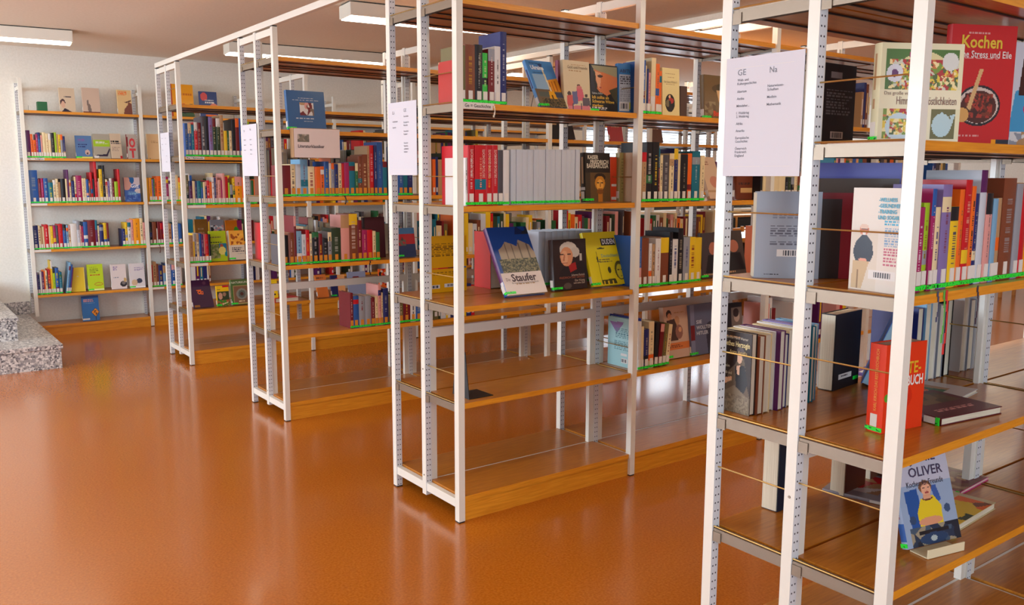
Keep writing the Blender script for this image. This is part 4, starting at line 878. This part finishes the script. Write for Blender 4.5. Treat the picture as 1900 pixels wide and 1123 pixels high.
put_text(b_, 'Kochen', .03, 0, .262, .046, (222, 186, 50), .125, bold=.001); put_text(b_, 'ohne Stress und Eile', .012, 0, .236, .026, (232, 220, 214), .175, bold=.0003)
b_ = fl('white cookbook with a smiling woman in a blue apron, far right', .773, -1.738, Z4[3], .19, .30, .02, (206, 206, 214), [('e', .5, .18, .3, .12, (60, 34, 30)), ('e', .5, .24, .17, .12, (206, 150, 124)), ('p', [(.1, .46), (.4, .38), (.7, .38), (1, .5), (1, .9), (0, .9)], (80, 150, 190)), ('e', .5, .62, .22, .1, (196, 40, 96)), ('p', [(.2, .2), (.34, .2), (.3, .5), (.16, .5)], (60, 34, 30)), ('n', .05, .84, .9, 1, ['w', 's', 'T'], 8)], -19, 0)
b_ = fl('black back cover with a white sticker left of the cream cookbook', -.0, 0, Z4[3], .17, .224, .05, (30, 28, 32), [('r', .3, .1, .6, .17, 's'), ('l', .2, .3, .95, .62, 9, (110, 110, 116)), ('r', .35, .82, .7, .9, 'w'), ('b', .38, .83, .66, .89), ('r', .35, .94, .6, .99, 'w')], 0)
put(b_, Matrix.Translation((.20, -1.50, Z4[3] + .0005)) @ Matrix.Rotation(radians(0), 4, 'Z')); MB().box(-.0048, .003, .003, .002, .047, .221, 'pages').build('page_edges', b_)
b_ = fl('grey back cover with a barcode at the aisle end of cookery rack', .045, -1.43, Z4[2], .17, .236, .05, (150, 156, 168), [('l', .25, .24, .95, .32, 2, (120, 126, 140)), ('l', .22, .38, .98, .52, 5, (90, 92, 104)), ('l', .22, .56, .98, .62, 2, (90, 92, 104)), ('r', .34, .66, .72, .74, 'w'), ('b', .44, .67, .64, .73), ('l', .15, .95, .4, .965, 1, 'k')], -46, 0)
MB().box(-.0048, .003, .003, .0022, .047, .233, 'pages').build('page_edges', b_)
b_ = fl('purple back cover with a blue dotted band, cookery rack', .25, -1.42, Z4[2], .19, .222, .03, (74, 50, 84), [('r', 0, .0, 1, .06, 'k'), ('r', 0, .04, 1, .2, (150, 190, 206)), ('e', .3, .12, .1, .07, (60, 130, 160)), ('e', .78, .12, .1, .07, (60, 130, 160)), ('l', .1, .28, .95, .46, 6, (130, 100, 140)), ('r', .3, .66, .75, .74, 'w'), ('r', .2, .76, .66, .84, 'w'), ('r', 0, .88, 1, .98, (170, 196, 206)), ('e', .15, .93, .1, .05, (60, 130, 160)), ('e', .75, .93, .1, .05, (60, 130, 160))], -25, 0)
b_ = fl('large dark volume with a red lower half behind the man in black', .18, -1.53, Z4[2], .20, .272, .04, (60, 44, 34), [('r', 0, .14, 1, 1, (120, 26, 40)), ('r', 0, .2, .3, 1, (34, 18, 24))], -52, 0)
b_ = fl('violet blue volume standing behind the white back cover', .24, -1.47, Z4[2], .23, .315, .03, (86, 82, 160), [], -48, 0)
# white book, man in black sweater: back cover to the aisle
o = make_book(.155, .25, .02, (212, 204, 196), back=[('r', 0, .42, .5, 1, (206, 196, 184)), ('e', .24, .405, .085, .056, (196, 132, 106)), ('e', .24, .375, .08, .026, (206, 180, 164)), ('r', .18, .395, .31, .402, (90, 60, 60)), ('r', .21, .43, .27, .47, 'w'), ('p', [(.1, .52), (.2, .46), (.3, .46), (.4, .52), (.43, .64), (.38, .71), (.1, .71), (.05, .62)], (24, 30, 44)), ('e', .24, .70, .08, .016, (206, 150, 130)), ('p', [(.06, .71), (.36, .71), (.32, .8), (.24, .98), (.04, .98)], (186, 162, 130)), ('r', .15, .8, .17, .98, (130, 106, 80)), ('l', .6, .3, .98, .36, 2, (60, 150, 180)), ('l', .62, .37, 1, .56, 8, (120, 150, 180)), ('l', .62, .56, 1, .74, 6, (170, 90, 110)), ('r', .36, .79, .84, .88, 'w'), ('b', .46, .81, .76, .86)], cell=.0022, sticker=None, tape=False)
put(o, Matrix.Translation((.052, -1.870, Z4[2] + .0006)) @ Matrix.Rotation(radians(90 - 7), 4, 'Z')); tag(o, 'white back cover with a bald man in a black sweater', 'book')
for i, (s, wd) in enumerate((('-WELLNESS', .05), ('-GESUNDHEITS', .068), ('-TRAINING', .05), ('UND SOGAR', .058))): put_text(o, s, .155 - .075, .02, .218 - .014 * i, .013, (60, 160, 190), wd, 'back', bold=.0004)
# --- shelf with Goethes Herzogin: books standing fore-edge to the aisle, front covers towards the end
b_ = fl('black book with a seated lady, Goethes Herzogin Anna Amalia', .050, -1.318, Z4[1], .112, .235, .024, (40, 30, 28),
        [('p', [(.3, .5), (.5, .4), (.62, .3), (.78, .32), (.84, .46), (.9, .66), (1, .8), (1, 1), (0, 1), (0, .82), (.2, .74)], (92, 80, 68)), ('e', .66, .24, .12, .06, (96, 90, 92)), ('e', .64, .32, .08, .065, (222, 190, 166)), ('p', [(.5, .42), (.8, .4), (.92, .62), (.8, .74), (.56, .7)], (30, 30, 34)), ('p', [(.54, .42), (.66, .4), (.64, .52), (.58, .52)], (214, 180, 156)), ('p', [(.1, .6), (.4, .56), (.42, .6), (.14, .68)], (206, 160, 130)), ('p', [(.02, .8), (.5, .66), (.96, .8), (.98, 1), (0, 1)], (120, 108, 92)), ('n', .05, .78, .95, 1, [(120, 108, 92), (104, 92, 78), (134, 122, 104)], 26), ('l', .1, .05, .85, .085, 1, 'T')], -90, 0, cell=.0022)
put_text(b_, 'Goethes Herzogin', .006, 0, .193, .021, (222, 206, 150), .1, bold=.0004); put_text(b_, 'Anna Amalia', .036, 0, .172, .015, (222, 206, 150), .062); put_text(b_, 'Charlotte Marlo Werner', .016, 0, .214, .011, (200, 190, 170), .084)
for i, s in enumerate(('Mein', 'Weib und', 'Stolz im')): put_text(b_, s, .012, 0, .13 - .02 * i, .012, (206, 196, 170), .026 if i == 0 else .034)
cl = [('N', .032), ('e', .036), ('w', .034), ('p', .03), ('n', .034), ('e', .03), ('w', .026), ('v', .03), ('n', .028), ('t', .022), ('l', .03)]
xx = .0752
for i, (c, t) in enumerate(cl):
    t *= .82
    o = make_book(.142 - .005 * (i % 3), .228 + .004 * (i % 4) - .002 * i * (i < 5), t, c, cell=.006, sticker=None, tape=False)
    put(o, Matrix.Translation((xx, -1.295 - .004 * (i % 2), Z4[1] + .0005)) @ Matrix.Rotation(radians(-90), 4, 'Z')); xx += t + .0012
    tag(o, '', 'book', 'books standing fore-edge out on the Herzogin shelf'); BOOKS.append(dict(o=o, c=c, t=t, h=.23 - .002 * i, rack=A4, shelf='Herzogin shelf, fore-edge out', x=xx))
b_ = fl('big black slip case with a grey sticker, right of the fore-edges', BP(1545, 722, 1, -1.40).x, -1.40, Z4[1], .17, .245, .05, (30, 26, 30), [('r', .2, .8, .7, .87, 'w'), ('l', .3, .82, .62, .85, 1, 'S'), ('r', .78, .88, .98, .93, (40, 214, 70))], 6, 0)
MB().box(-.0048, .003, .003, .0022, .047, .242, 'pages').build('page_edges', b_)
o = make_book(.17, .25, .028, 'b', cell=.006, sticker=None, tape=False, page=solid((150, 186, 206)), spine=[])
p_ = BP(1597, 718, 2, Z4[1]); dr = radians(-150)
put(o, Matrix.Translation((p_.x - .17 * cos(dr), p_.y - .17 * sin(dr), Z4[1] + .012)) @ Matrix.Rotation(dr, 4, 'Z') @ Matrix.Rotation(radians(-21), 4, 'X')); tag(o, 'pale blue book leaning over beside the black slip case', 'book')
b_ = fl('thick orange red Restekochbuch standing near the shelf edge', .195, -1.745, Z4[1], .16, .238, .05, (206, 62, 30), [('e', .52, .62, .18, .13, (190, 50, 26)), ('e', .1, .6, .09, .05, (90, 150, 50)), ('l', .25, .46, .8, .5, 1, 'o')], -8, 0, tape=True, sticker='w', spine=[])
put_text(b_, 'RESTE-', .03, 0, .155, .045, (226, 176, 40), .11, bold=.0008); put_text(b_, 'KOCHBUCH', .016, 0, .122, .038, (236, 228, 220), .135, bold=.001); put_text(b_, 'KARL KIRSCH DAS RESTEKOCHBUCH', 0, .017, .06, .013, (222, 160, 50), .165, 'up', off=.006)


def lying(label, x, y, z, w, h, t, c, ops, rot, **k):
    o = make_book(w, h, t, c, front=ops, cell=.0045, sticker='w', tape=True, spine=k.get('spine', []))
    put(o, Matrix.Translation((x, y, z + t + .0006)) @ Matrix.Rotation(radians(rot), 4, 'Z') @ Matrix.Rotation(radians(-90), 4, 'X')); tag(o, label, 'book'); return o


lying('dark red hardcover lying flat on the cookery shelf, white page edge', .395, -1.80, Z4[1], .27, .22, .022, (84, 22, 36), [('n', .1, .1, .9, .5, [(84, 60, 30), (110, 84, 50), (70, 50, 30)], 8), ('l', .2, .7, .9, .8, 2, 'P')], -8)
lying('white magazine with salad photo lying on the cookery shelf', .56, -1.72, Z4[1], .3, .21, .012, (206, 200, 196), [('n', .2, .2, .8, .7, ['P', 'g', 'w', 'o', 'T'], 8), ('r', 0, 0, 1, .1, 'p')], 8)
lying('purple edged magazine lying behind the white salad one', .80, -1.50, Z4[1], .3, .2, .012, (90, 60, 120), [('n', .0, .1, 1, 1, ['T', 'w', 'g', 'R', 'w'], 8)], 10)
for i, (x_, c) in enumerate(((.50, 'n'), (.55, 'l'), (.59, 'w'), (.64, 's'), (.69, 'k'), (.80, 'w'), (.85, 's'), (.90, 'w'))):
    o = make_book(.16, .25 + .012 * (i % 3), .036, c, cell=.008, sticker=None, tape=False); put(o, Matrix.Translation((x_ + .3, -1.34, Z4[1] + .0005)) @ Matrix.Rotation(radians(-90), 4, 'Z'))
    tag(o, '', 'book', 'books on the rear side of the cookery rack'); BOOKS.append(dict(o=o, c=c, t=.036, h=.25 + .012 * (i % 3), rack=A4, shelf='rear side, right of slip case', x=x_))
# --- low shelf of the cookery rack
b_ = fl('thick navy book with broad cream page edge on the low shelf', .245, -1.40, Z4[0], .15, .235, .055, (22, 30, 46), [('l', .3, .2, .7, .5, 4, (60, 80, 100)), ('r', .72, .9, .98, .96, (40, 214, 70))], 4, 0)
MB().box(-.0048, .003, .003, .0022, .052, .232, 'pages').build('page_edges', b_)
for x_, y_, w_b, t_, c, lab in ((.53, -1.445, .13, .05, (84, 44, 26), 'brown paperback with its cream page edge to the aisle, low shelf'), (.72, -1.42, .12, .04, (96, 60, 44), 'second paperback with cream page edge, farther along the low shelf')):
    b_ = fl(lab, x_, y_, Z4[0], w_b, .2, t_, c, [], 4, 0, spine=[]); MB().box(-.0048, .002, .002, .0022, t_ - .002, .198, 'pages').build('page_edges', b_)
o = make_book(.16, .2, .022, 'p', cell=.004, sticker=None, tape=False); put(o, Matrix.Translation((.78, -1.60, Z4[0] + .0006)) @ Matrix.Rotation(pi / 2, 4, 'Z')); tag(o, 'purple spine beside the OLIVER book at the back of the low shelf', 'book')
b_ = fl('grey blue OLIVER cookbook with a laughing man in a yellow shirt', .272, -1.80, Z4[0] + .012, .205, .255, .02, (150, 166, 190),
        [('r', 0, 0, 1, .36, (186, 186, 200)), ('p', [(.1, .42), (.34, .4), (.4, 1), (.16, 1)], (40, 80, 140)), ('p', [(.6, .4), (.7, .4), (.76, .56), (.66, .6)], (60, 90, 150)), ('e', .5, .40, .12, .07, (112, 80, 58)), ('e', .51, .43, .09, .068, (218, 168, 140)), ('r', .45, .41, .49, .418, (80, 60, 60)), ('r', .54, .41, .58, .418, (80, 60, 60)), ('e', .52, .462, .04, .014, (150, 70, 70)), ('r', .44, .48, .58, .53, (206, 156, 128)), ('p', [(.28, .66), (.38, .52), (.62, .5), (.74, .62), (.72, .84), (.3, .84)], (214, 190, 50)), ('e', .51, .525, .1, .02, (96, 56, 40)), ('e', .51, .515, .08, .018, (210, 160, 132)), ('e', .5, .76, .22, .045, (206, 150, 120)), ('e', .18, .72, .06, .045, (50, 70, 100)), ('e', .84, .66, .06, .045, (60, 80, 110)), ('n', .1, .8, 1, 1, [(40, 50, 70), (70, 84, 100), (30, 34, 46), (150, 140, 120)], 12), ('r', .25, .85, .8, .885, 'k'), ('e', .5, .94, .26, .06, (40, 60, 90)), ('e', .5, .94, .06, .03, (170, 180, 180))], -12, 18, tape=True)
put_text(b_, 'JAMIE', .06, 0, .222, .036, (60, 50, 80), .10, bold=.0004); put_text(b_, 'OLIVER', .05, 0, .184, .036, (60, 50, 80), .13, bold=.0004); put_text(b_, 'Kochen für Freunde', .035, 0, .158, .022, (40, 40, 60), .14)
e = empty('book_stand', b_.matrix_world.translation.copy(), 'cream acrylic easel holding the OLIVER cookbook', 'stand'); e.location.z = Z4[0]; e.rotation_euler.z = radians(-12)
MB().box(.03, -.034, .001, .17, .02, .004, 'cream_plastic').build('foot', e)
bevel(MB().box(.03, -.038, .001, .17, -.034, .026, 'cream_plastic').build('lip', e), .001)
mb = MB().tube([(.1, .03, .004), (.1, .085, .19)], .003, 'cream_plastic').tube([(.16, .03, .004), (.16, .085, .19)], .003, 'cream_plastic'); mb.build('back_rest', e)
lying('cookbook with a yellow fruit photo lying flat on the low shelf', .54, -1.80, Z4[0], .27, .20, .022, (200, 186, 150), [('n', 0, .5, .9, 1, ['o', 'y', 'N', 'y', 'd'], 7), ('e', .3, .8, .2, .1, 'y'), ('r', .1, .15, .8, .3, 'r'), ('l', .1, .32, .8, .4, 1, 'w')], 4)
lying('grey magazine lying flat behind the fruit cookbook', .56, -1.57, Z4[0], .25, .2, .01, (150, 150, 160), [('n', .2, .2, .9, .8, ['w', 's', 'r', 'T'], 6)], 14)
lying('pink edged booklet lying at the far right of the low shelf', .84, -1.66, Z4[0], .22, .2, .012, (206, 60, 140), [('n', 0, 0, 1, 1, ['N', 'R', 'T'], 8)], 4)

# ================================================================== paper signs on the rack ends
def sign(label, x, Y0, Y1_, z0, z1, lines, rgb=(228, 226, 234)):
    """sheet hanging on the aisle face (x) between the far and middle posts; Y0 > Y1_ (left to right for the viewer)"""
    w, h = Y0 - Y1_, z1 - z0
    e = empty('paper_sign', (x, Y0, z0), label, 'sign')
    o = MB().box(-.002, -w, 0, 0, 0, h, 'paper').build('sheet', e)
    o = MB().box(.0, -w, 0, .0015, 0, h, 'acrylic').build('backing', e)
    for (u0, v0, u1, v1) in ((.12, .09, .5, .92), (.54, .09, .88, .92)):
        mb = MB(); t = .0007
        mb.box(-.0024, -w * u1, h * (1 - v0), -.002, -w * u0, h * (1 - v0) + t, 'sticker').box(-.0024, -w * u1, h * (1 - v1), -.002, -w * u0, h * (1 - v1) + t, 'sticker').build('ruled_line', e)
    for (s, u, v, sz, wd, bo) in lines:
        put_text(e, s, -.002, -w * u, h * (1 - v), sz, (84, 82, 94), wd, 'left', name='lettering', bold=bo, off=.0006)
    return e


L4 = [('GE', .16, .15, .022, .027, 0), ('Na', .58, .155, .022, .023, 0)]
for s, v, wd in (('Welt- und', .2, .036), ('Kulturgeschichte', .23, .062), ('Altertum', .295, .031), ('Antike', .355, .024), ('Mittelalter...', .415, .042), ('1. Weltkrieg', .475, .042), ('2. Weltkrieg', .505, .042), ('Afrika', .565, .022), ('Amerika', .625, .029), ('Europäische', .685, .045), ('Geschichte:', .715, .042), ('Österreich', .775, .038), ('Frankreich', .805, .038), ('England', .835, .030)): L4.append((s, .16, v, .0095, wd, .0001))
for s, v, wd in (('Naturwissen-', .27, .05), ('Schaften', .3, .034), ('Medizin', .36, .029), ('Mathematik', .42, .044)): L4.append((s, .56, v, .0095, wd, .0001))
sign('white paper sign lettered GE and Na on the nearest rack end', -.004, -1.350, -1.594, 1.463, 1.775, L4)
L3 = [('Li', .16, .16, .02, .016, 0), ('GE', .56, .14, .02, .024, 0)] + [(s, .16, v, .009, wd, .0001) for s, v, wd in (('Länderkunde', .27, .045), ('Sprache', .35, .03))] + [(s, .56, v, .009, wd, .0001) for s, v, wd in (('Geschichte', .21, .042), ('Europäische', .29, .045), ('Monarchie', .33, .035), ('Deutschland', .41, .04), ('Russland', .45, .03), ('Österreich', .57, .035), ('Geschichte', .61, .035), ('und Medizin', .65, .04), ('Reichtum', .69, .03))]
sign('white paper sign lettered Li and GE on the history rack end', -.004, .552, .307, 1.464, 1.779, L3)
L2 = [('Fr', .16, .14, .02, .02, 0), ('Na', .56, .12, .02, .02, 0)] + [(s, .14, v, .009, wd, .0001) for s, v, wd in (('Englisch', .3, .035), ('Spanisch', .4, .035), ('Franz.', .5, .03))] + [(s, .54, v, .009, wd, .0001) for s, v, wd in (('Lyrik', .3, .03), ('Theater', .4, .035), ('Klassiker', .5, .035), ('Romane', .58, .03))]
sign('white paper sign on the end of the literature rack', -.004, 2.445, 2.188, 1.457, 1.767, L2)
L1 = [(s, .15, v, .009, wd, .0001) for s, v, wd in (('Kunst', .15, .03), ('Musik', .3, .03), ('Theater', .45, .03))] + [(s, .55, v, .009, wd, .0001) for s, v, wd in (('Sport', .15, .03), ('Hobby', .3, .03), ('Technik', .6, .03), ('Reisen', .75, .03))]
sign('white paper sign on the end of the back aisle rack', -.004, 4.297, 4.055, 1.487, 1.787, L1)


# shelf labels stuck on the board edges
def slabel(Yf, z, x0, x1, text, label, hh=.020, off=.0):
    xa, xb = x0, x1
    e = empty('shelf_label', (xa, Yf - .0018, z - hh + off), label, 'label')
    MB().box(0, 0, 0, xb - xa, .0015, hh, 'sticker').build('strip', e)
    if text: put_text(e, text, (xb - xa) * .05, 0, hh * .28, hh * .7, (40, 36, 44), (xb - xa) * .88, name='lettering', bold=.0003, off=.0005)


slabel(Y3 + .010, Z3[3] - .0, BP(859, 197, 1, .01).x, BP(914, 200, 1, .01).x, 'Ge = Geschichte', 'Ge = Geschichte shelf label on the history rack', .027, .002)
for (z, x0, x1, y, lab, tx) in ((ZW[3], 51.5, 82.5, 295, 'second shelf', 'Re = Religion'), (ZW[2], 58, 88, 381, 'third shelf', ''), (ZW[1], 64, 95, 466, 'fourth shelf', '')):
    slabel(WY + .004, z, BP(x0, y, 1, WY).x, BP(x1, y, 1, WY).x, tx, 'white label strip at the left of the %s, wall rack' % lab)
for (z, y, lab) in ((ZW[2], 376, 'third'), (ZW[1], 456, 'fourth'), (ZW[0], 535, 'fifth')): slabel(WY + .004, z, BP(276, y, 1, WY).x, BP(305, y, 1, WY).x, '', 'white label strip on the %s shelf, second wall bay' % lab)
for (z, x0, x1, y, lab, tx) in ((Z1[3], 345, 380, 295, 'upper', 'Mag = Mathematik'), (Z1[2], 349, 383, 390, 'middle', ''), (Z1[1], 354, 387, 493, 'lower', '')):
    slabel(Y1 + .010, z, BP(x0, y, 1, Y1).x, BP(x1, y, 1, Y1).x, tx, 'white label strip on the %s book row of back aisle rack' % lab)


# ribbon markers hanging out under the shelves
def ribbon(x, y, z, L, col, label, sway=.01):
    mb = MB(); k = 6; w = .0018
    for i in range(k):
        a, b_ = i / k, (i + 1) / k; xa, xb = sway * sin(a * 3), sway * sin(b_ * 3)
        mb.box(min(xa, xb) - w, 0, -L * b_, max(xa, xb) + w, .0006, -L * a, solid(col))
    tag(mb.build('bookmark_ribbon', None, (x, y, z)), label, 'ribbon')


ribbon(BP(1745, 560, 1, Y4).x, Y4 + .0085, Z4[2] + .004, .075, (70, 74, 100), 'grey bookmark ribbon over the edge of the cookery shelf')
ribbon(BP(1757, 560, 1, Y4).x, Y4 + .0085, Z4[2] + .004, .13, (90, 170, 70), 'green bookmark ribbon over the edge of the cookery shelf')
ribbon(BP(1761, 560, 1, Y4).x, Y4 + .0082, Z4[2] + .004, .16, (206, 50, 50), 'red tipped bookmark ribbon beside the green one', .014)
ribbon(BP(1818, 560, 1, Y4).x, Y4 + .0085, Z4[2] + .004, .10, (60, 50, 64), 'dark bookmark ribbon at the right of the cookery shelf')
ribbon(BP(917, 200, 1, Y3).x, Y3 + .0085, Z3[3] + .002, .055, (226, 214, 196), 'pale ribbon beside the Ge = Geschichte label')
ribbon(BP(641, 375, 1, Y2).x, Y2 + .0085, Z2[2] + .002, .05, (36, 24, 30), 'black ribbon hanging under the Literaturklassiker book row')
ribbon(BP(689, 490, 1, Y2).x, Y2 + .0085, Z2[1] + .002, .09, (40, 24, 30), 'black ribbon hanging under the second literature row', -.01)
ribbon(BP(296, 460, 1, WY).x, WY + .002, ZW[1] + .002, .08, (110, 60, 50), 'brown ribbon hanging in the second wall bay')

# ================================================================== background: rows too far or too hidden to pick apart
rs = random.Random(21); V_, F_, K_, I_ = [], [], [], []
PCOL = 'knbtrRoywesTPpgdNSOhwe'


def fill(x0, x1, Y, z, facing, hmin=.2, hmax=.28, dens=1.0, dens_gap=.1):
    x = x0
    while x < x1:
        if rs.random() < dens_gap: x += rs.uniform(.04, .16); continue
        t = rs.uniform(.015, .042); h = rs.uniform(hmin, hmax); d = rs.uniform(.14, .18); c = C(rs.choice(PCOL))
        if x + t > x1: break
        if facing == 'n':
            ya, yb = Y + .035, Y + .035 + d; add_box(V_, F_, K_, I_, 0, x, ya, z + .0005, x + t, yb, z + h, c)
            if rs.random() < .7: add_box(V_, F_, K_, I_, 0, x + t * .2, ya - .001, z + .02, x + t * .8, ya, z + .05, C('w'))
            if rs.random() < .6: add_box(V_, F_, K_, I_, 0, x + t * .35, ya - .001, z + h * .35, x + t * .65, ya, z + h * .8, C(rs.choice('weyk')))
        else:
            yb = Y + D - .035; ya = yb - d; add_box(V_, F_, K_, I_, 0, x, ya, z + .0005, x + t, yb, z + h, c)
            add_box(V_, F_, K_, I_, 0, x + .003, ya - .001, z + .003, x + t - .003, ya, z + h - .003, C((204, 192, 168)))
        x += t + .001


for (xa, xb, Y, z, s, lo, hi) in (
        (2.05, 2.97, Y3, Z3[1], 'n', .2, .3), (2.05, 2.97, Y3, Z3[3], 'n', .2, .28), (3.05, 3.95, Y3, Z3[2], 'n', .2, .28), (2.62, 2.97, Y3, Z3[2], 'n', .2, .28), (3.05, 3.95, Y3, Z3[1], 'n', .2, .28), (2.05, 2.9, Y3, Z3[0], 'n', .2, .28),
        (1.06, 1.97, Y2, Z2[2], 'n', .2, .28), (1.06, 1.97, Y2, Z2[1], 'n', .2, .29), (2.06, 2.97, Y2, Z2[1], 'n', .2, .28), (2.3, 2.97, Y2, Z2[2], 'n', .2, .27), (3.06, 3.97, Y2, Z2[1], 'n', .18, .26), (1.06, 1.5, Y2, Z2[0], 'n', .2, .28),
        (.3, .95, Y2, Z2[1], 'f', .2, .26), (1.5, 1.95, Y2, Z2[1], 'f', .2, .26), (.06, .9, Y2, Z2[2], 'f', .22, .3), (3.06, 3.95, Y2, Z2[2], 'n', .2, .26),
        (1.06, 1.97, Y1, Z1[2], 'n', .2, .27), (1.06, 1.97, Y1, Z1[1], 'n', .2, .27), (.7, .97, Y1, Z1[1], 'n', .2, .25), (2.06, 2.97, Y1, Z1[2], 'n', .2, .28), (2.06, 2.97, Y1, Z1[3], 'n', .2, .3), (2.06, 3.6, Y1, Z1[1], 'n', .2, .27), (3.3, 3.95, Y1, Z1[2], 'n', .2, .28), (1.5, 1.97, Y1, Z1[3], 'n', .2, .27), (4.06, 4.95, Y1, Z1[1], 'n', .2, .27), (4.06, 4.6, Y1, Z1[2], 'n', .2, .27)):
    fill(xa, xb, Y, z, s, lo, hi)
for k in (1, 2, 3, 4):
    for z in ZW[:4]:
        if k == 1: fill(WX + WL * k + .42, WX + WL * (k + 1) - .02, WY, z, 'n', .2, .28, dens_gap=.15)
        else: fill(WX + WL * k + .04, WX + WL * (k + 1) - .02, WY, z, 'n', .2, .28, dens_gap=.2)
o = link('background_books', colored_mesh('background_books', V_, F_, K_, I_, [MT['print']])); tag(o, 'remaining rows of books in the depth of the racks', 'books'); o['kind'] = 'stuff'

for x0, x1, c, rc, lab in ((1024, 1043, (30, 28, 32), 20, 'black display book, upper shelf beyond the history rack, left one'), (1047, 1068, (34, 30, 34), 20, 'black display book, upper shelf beyond the history rack, right one'), (1133, 1157, (150, 30, 40), 12, 'red display book seen against the bright back window'), (1207, 1231, (96, 60, 48), 14, 'brown display book seen against the bright back window')):
    face_book(lab, x0, x1, Y2 + .08, Z2[3], 229, .02, c, [('l', .2, .3, .8, .5, 2, 'T')], recl=rc, cell=.006, spine=[], H=.21)
for n, x0 in enumerate((6.05, 7.6, 9.15)):
    e = empty('low_cabinet', (x0, 5.55, 0), 'low wooden cabinet with dark doors under the back window, %s' % ('left one', 'middle one', 'right one')[n], 'cabinet')
    MB().box(0, 0, .86, 1.5, .36, .89, 'oak').build('top', e); MB().box(.02, .02, .05, 1.48, .36, .86, 'dark').build('carcass', e)
    for k in range(4):
        MB().box(.0 + k * .485, -.002, 0, .045 + k * .485, .03, .86, 'oak').build('stile', e)
        if k < 3: MB().box(.05 + k * .485, .0, .08, .48 + k * .485, .019, .84, 'dark').build('door', e)

# ================================================================== furniture under the back window
for n, (x0, y0, w, d, h) in enumerate(((6.3, 4.5, 1.4, .7, .74), (8.0, 4.4, 1.6, .7, .74), (6.2, 3.2, 1.4, .8, .74), (8.4, 2.4, 1.4, .8, .74))):
    lab = ('wooden table before the left cabinet of the back window', 'wooden table before the right cabinet of the back window', 'wooden reading table between the racks and the back window', 'wooden reading table far right behind the racks')[n]
    e = empty('reading_table', (x0, y0, 0), lab, 'table')
    bevel(MB().box(0, 0, h - .03, w, d, h, 'oak').build('tabletop', e), .003)
    for a in (0.03, w - .09):
        for b_ in (.03, d - .09): MB().box(a, b_, 0, a + .06, b_ + .06, h - .03, 'oak').build('leg', e)
    MB().box(.09, d - .07, .25, w - .09, d - .05, h - .03, 'dark').build('modesty_panel', e)
    for j in range(2):
        cx = x0 + w * (.28 + .44 * j); c = empty('chair', (cx, y0 - .25, 0), 'wooden chair drawn up to table, %s seat of the %s' % (('left', 'right')[j], ('window left table', 'window right table', 'middle reading table', 'far right reading table')[n]), 'chair')
        MB().box(-.2, -.2, .43, .2, .2, .46, 'dark').build('seat', c)
        for a in (-.2, .165):
            for b_ in (-.2, .165): MB().box(a, b_, 0, a + .035, b_ + .035, .43 if b_ > 0 else .85, 'oak').build('leg', c)
        MB().box(-.165, -.19, .62, .165, -.172, .83, 'oak').build('backrest', c)
ORD = 'first second third fourth fifth sixth seventh eighth ninth tenth eleventh twelfth thirteenth fourteenth fifteenth sixteenth seventeenth eighteenth nineteenth'.split()
ORD += ['twentieth'] + ['twenty-' + q for q in ORD[:9]] + ['thirtieth'] + ['thirty-' + q for q in ORD[:9]]
# ================================================================== labels for the spine-out books
def size_word(b_):
    s = 'slim ' if b_['t'] < .016 else 'thick ' if b_['t'] > .042 else ''
    return s


def finish_labels():
    by = {}
    for q in BOOKS: by.setdefault((q['rack'], q['shelf']), []).append(q)
    cand = {}
    for key, lst in by.items():
        lst.sort(key=lambda q: q['x'])
        hs = sorted(q['h'] for q in lst); tall = hs[int(len(hs) * .8)] if len(hs) > 4 else 9; low = hs[int(len(hs) * .2)] if len(hs) > 4 else 0
        for i, q in enumerate(lst):
            hw = 'tall ' if q['h'] >= tall + .004 else 'short ' if q['h'] <= low - .004 else ''
            base = size_word(q) + hw + CN[q['c']] + ' book'
            l = CN[lst[i - 1]['c']] if i else None; r = CN[lst[i + 1]['c']] if i < len(lst) - 1 else None
            if l and r: rel = 'between %s and %s' % (l, r)
            elif r: rel = 'leftmost, beside %s one' % r
            elif l: rel = 'rightmost, beside %s one' % l
            else: rel = 'alone'
            q['lab'] = '%s %s, %s' % (base, rel, q['shelf']); cand.setdefault(q['lab'], []).append(q)
            q['i'] = i; q['base'] = base
    for lab, qs in cand.items():
        for q in qs:
            if len(qs) > 1: q['lab'] = '%s, %s from left, %s' % (q['base'], ORD[q['i']], q['shelf'])
            q['o']['label'] = q['lab'][0].upper() + q['lab'][1:]


def show_size(q):
    o = q['o']; cs = [o.matrix_world @ Vector(c) for c in o.bound_box]; ps = [PR(*c) for c in cs]
    xs = [p_[0] for p_ in ps]; ys = [p_[1] for p_ in ps]
    a = max(0, min(1900, max(xs)) - max(0, min(xs))) * max(0, min(1123, max(ys)) - max(0, min(ys)))
    if 'second bay' in q['shelf'] and 'wall' in q['shelf']: a *= .2
    if 'third bay' in q['shelf'] or 'rear side' in q['shelf']: a *= .05
    return a


# past 300 of a kind the smallest ones in view go into the one object of kind stuff
n_other = sum(1 for o in COL.objects if o.get('category') == 'book') - len(BOOKS)
BOOKS.sort(key=show_size, reverse=True)
rest = BOOKS[max(0, 305 - n_other):]; BOOKS = BOOKS[:max(0, 305 - n_other)]
objs = []
for q in rest:
    for c_ in [q['o'], *q['o'].children]: objs.append(c_)
if objs:
    bpy.context.view_layer.update()
    for c_ in objs: mw = c_.matrix_world.copy(); c_.parent = None; c_.matrix_world = mw
    bgo = bpy.data.objects['background_books']
    with bpy.context.temp_override(active_object=bgo, object=bgo, selected_objects=[bgo] + objs, selected_editable_objects=[bgo] + objs): bpy.ops.object.join()
finish_labels()
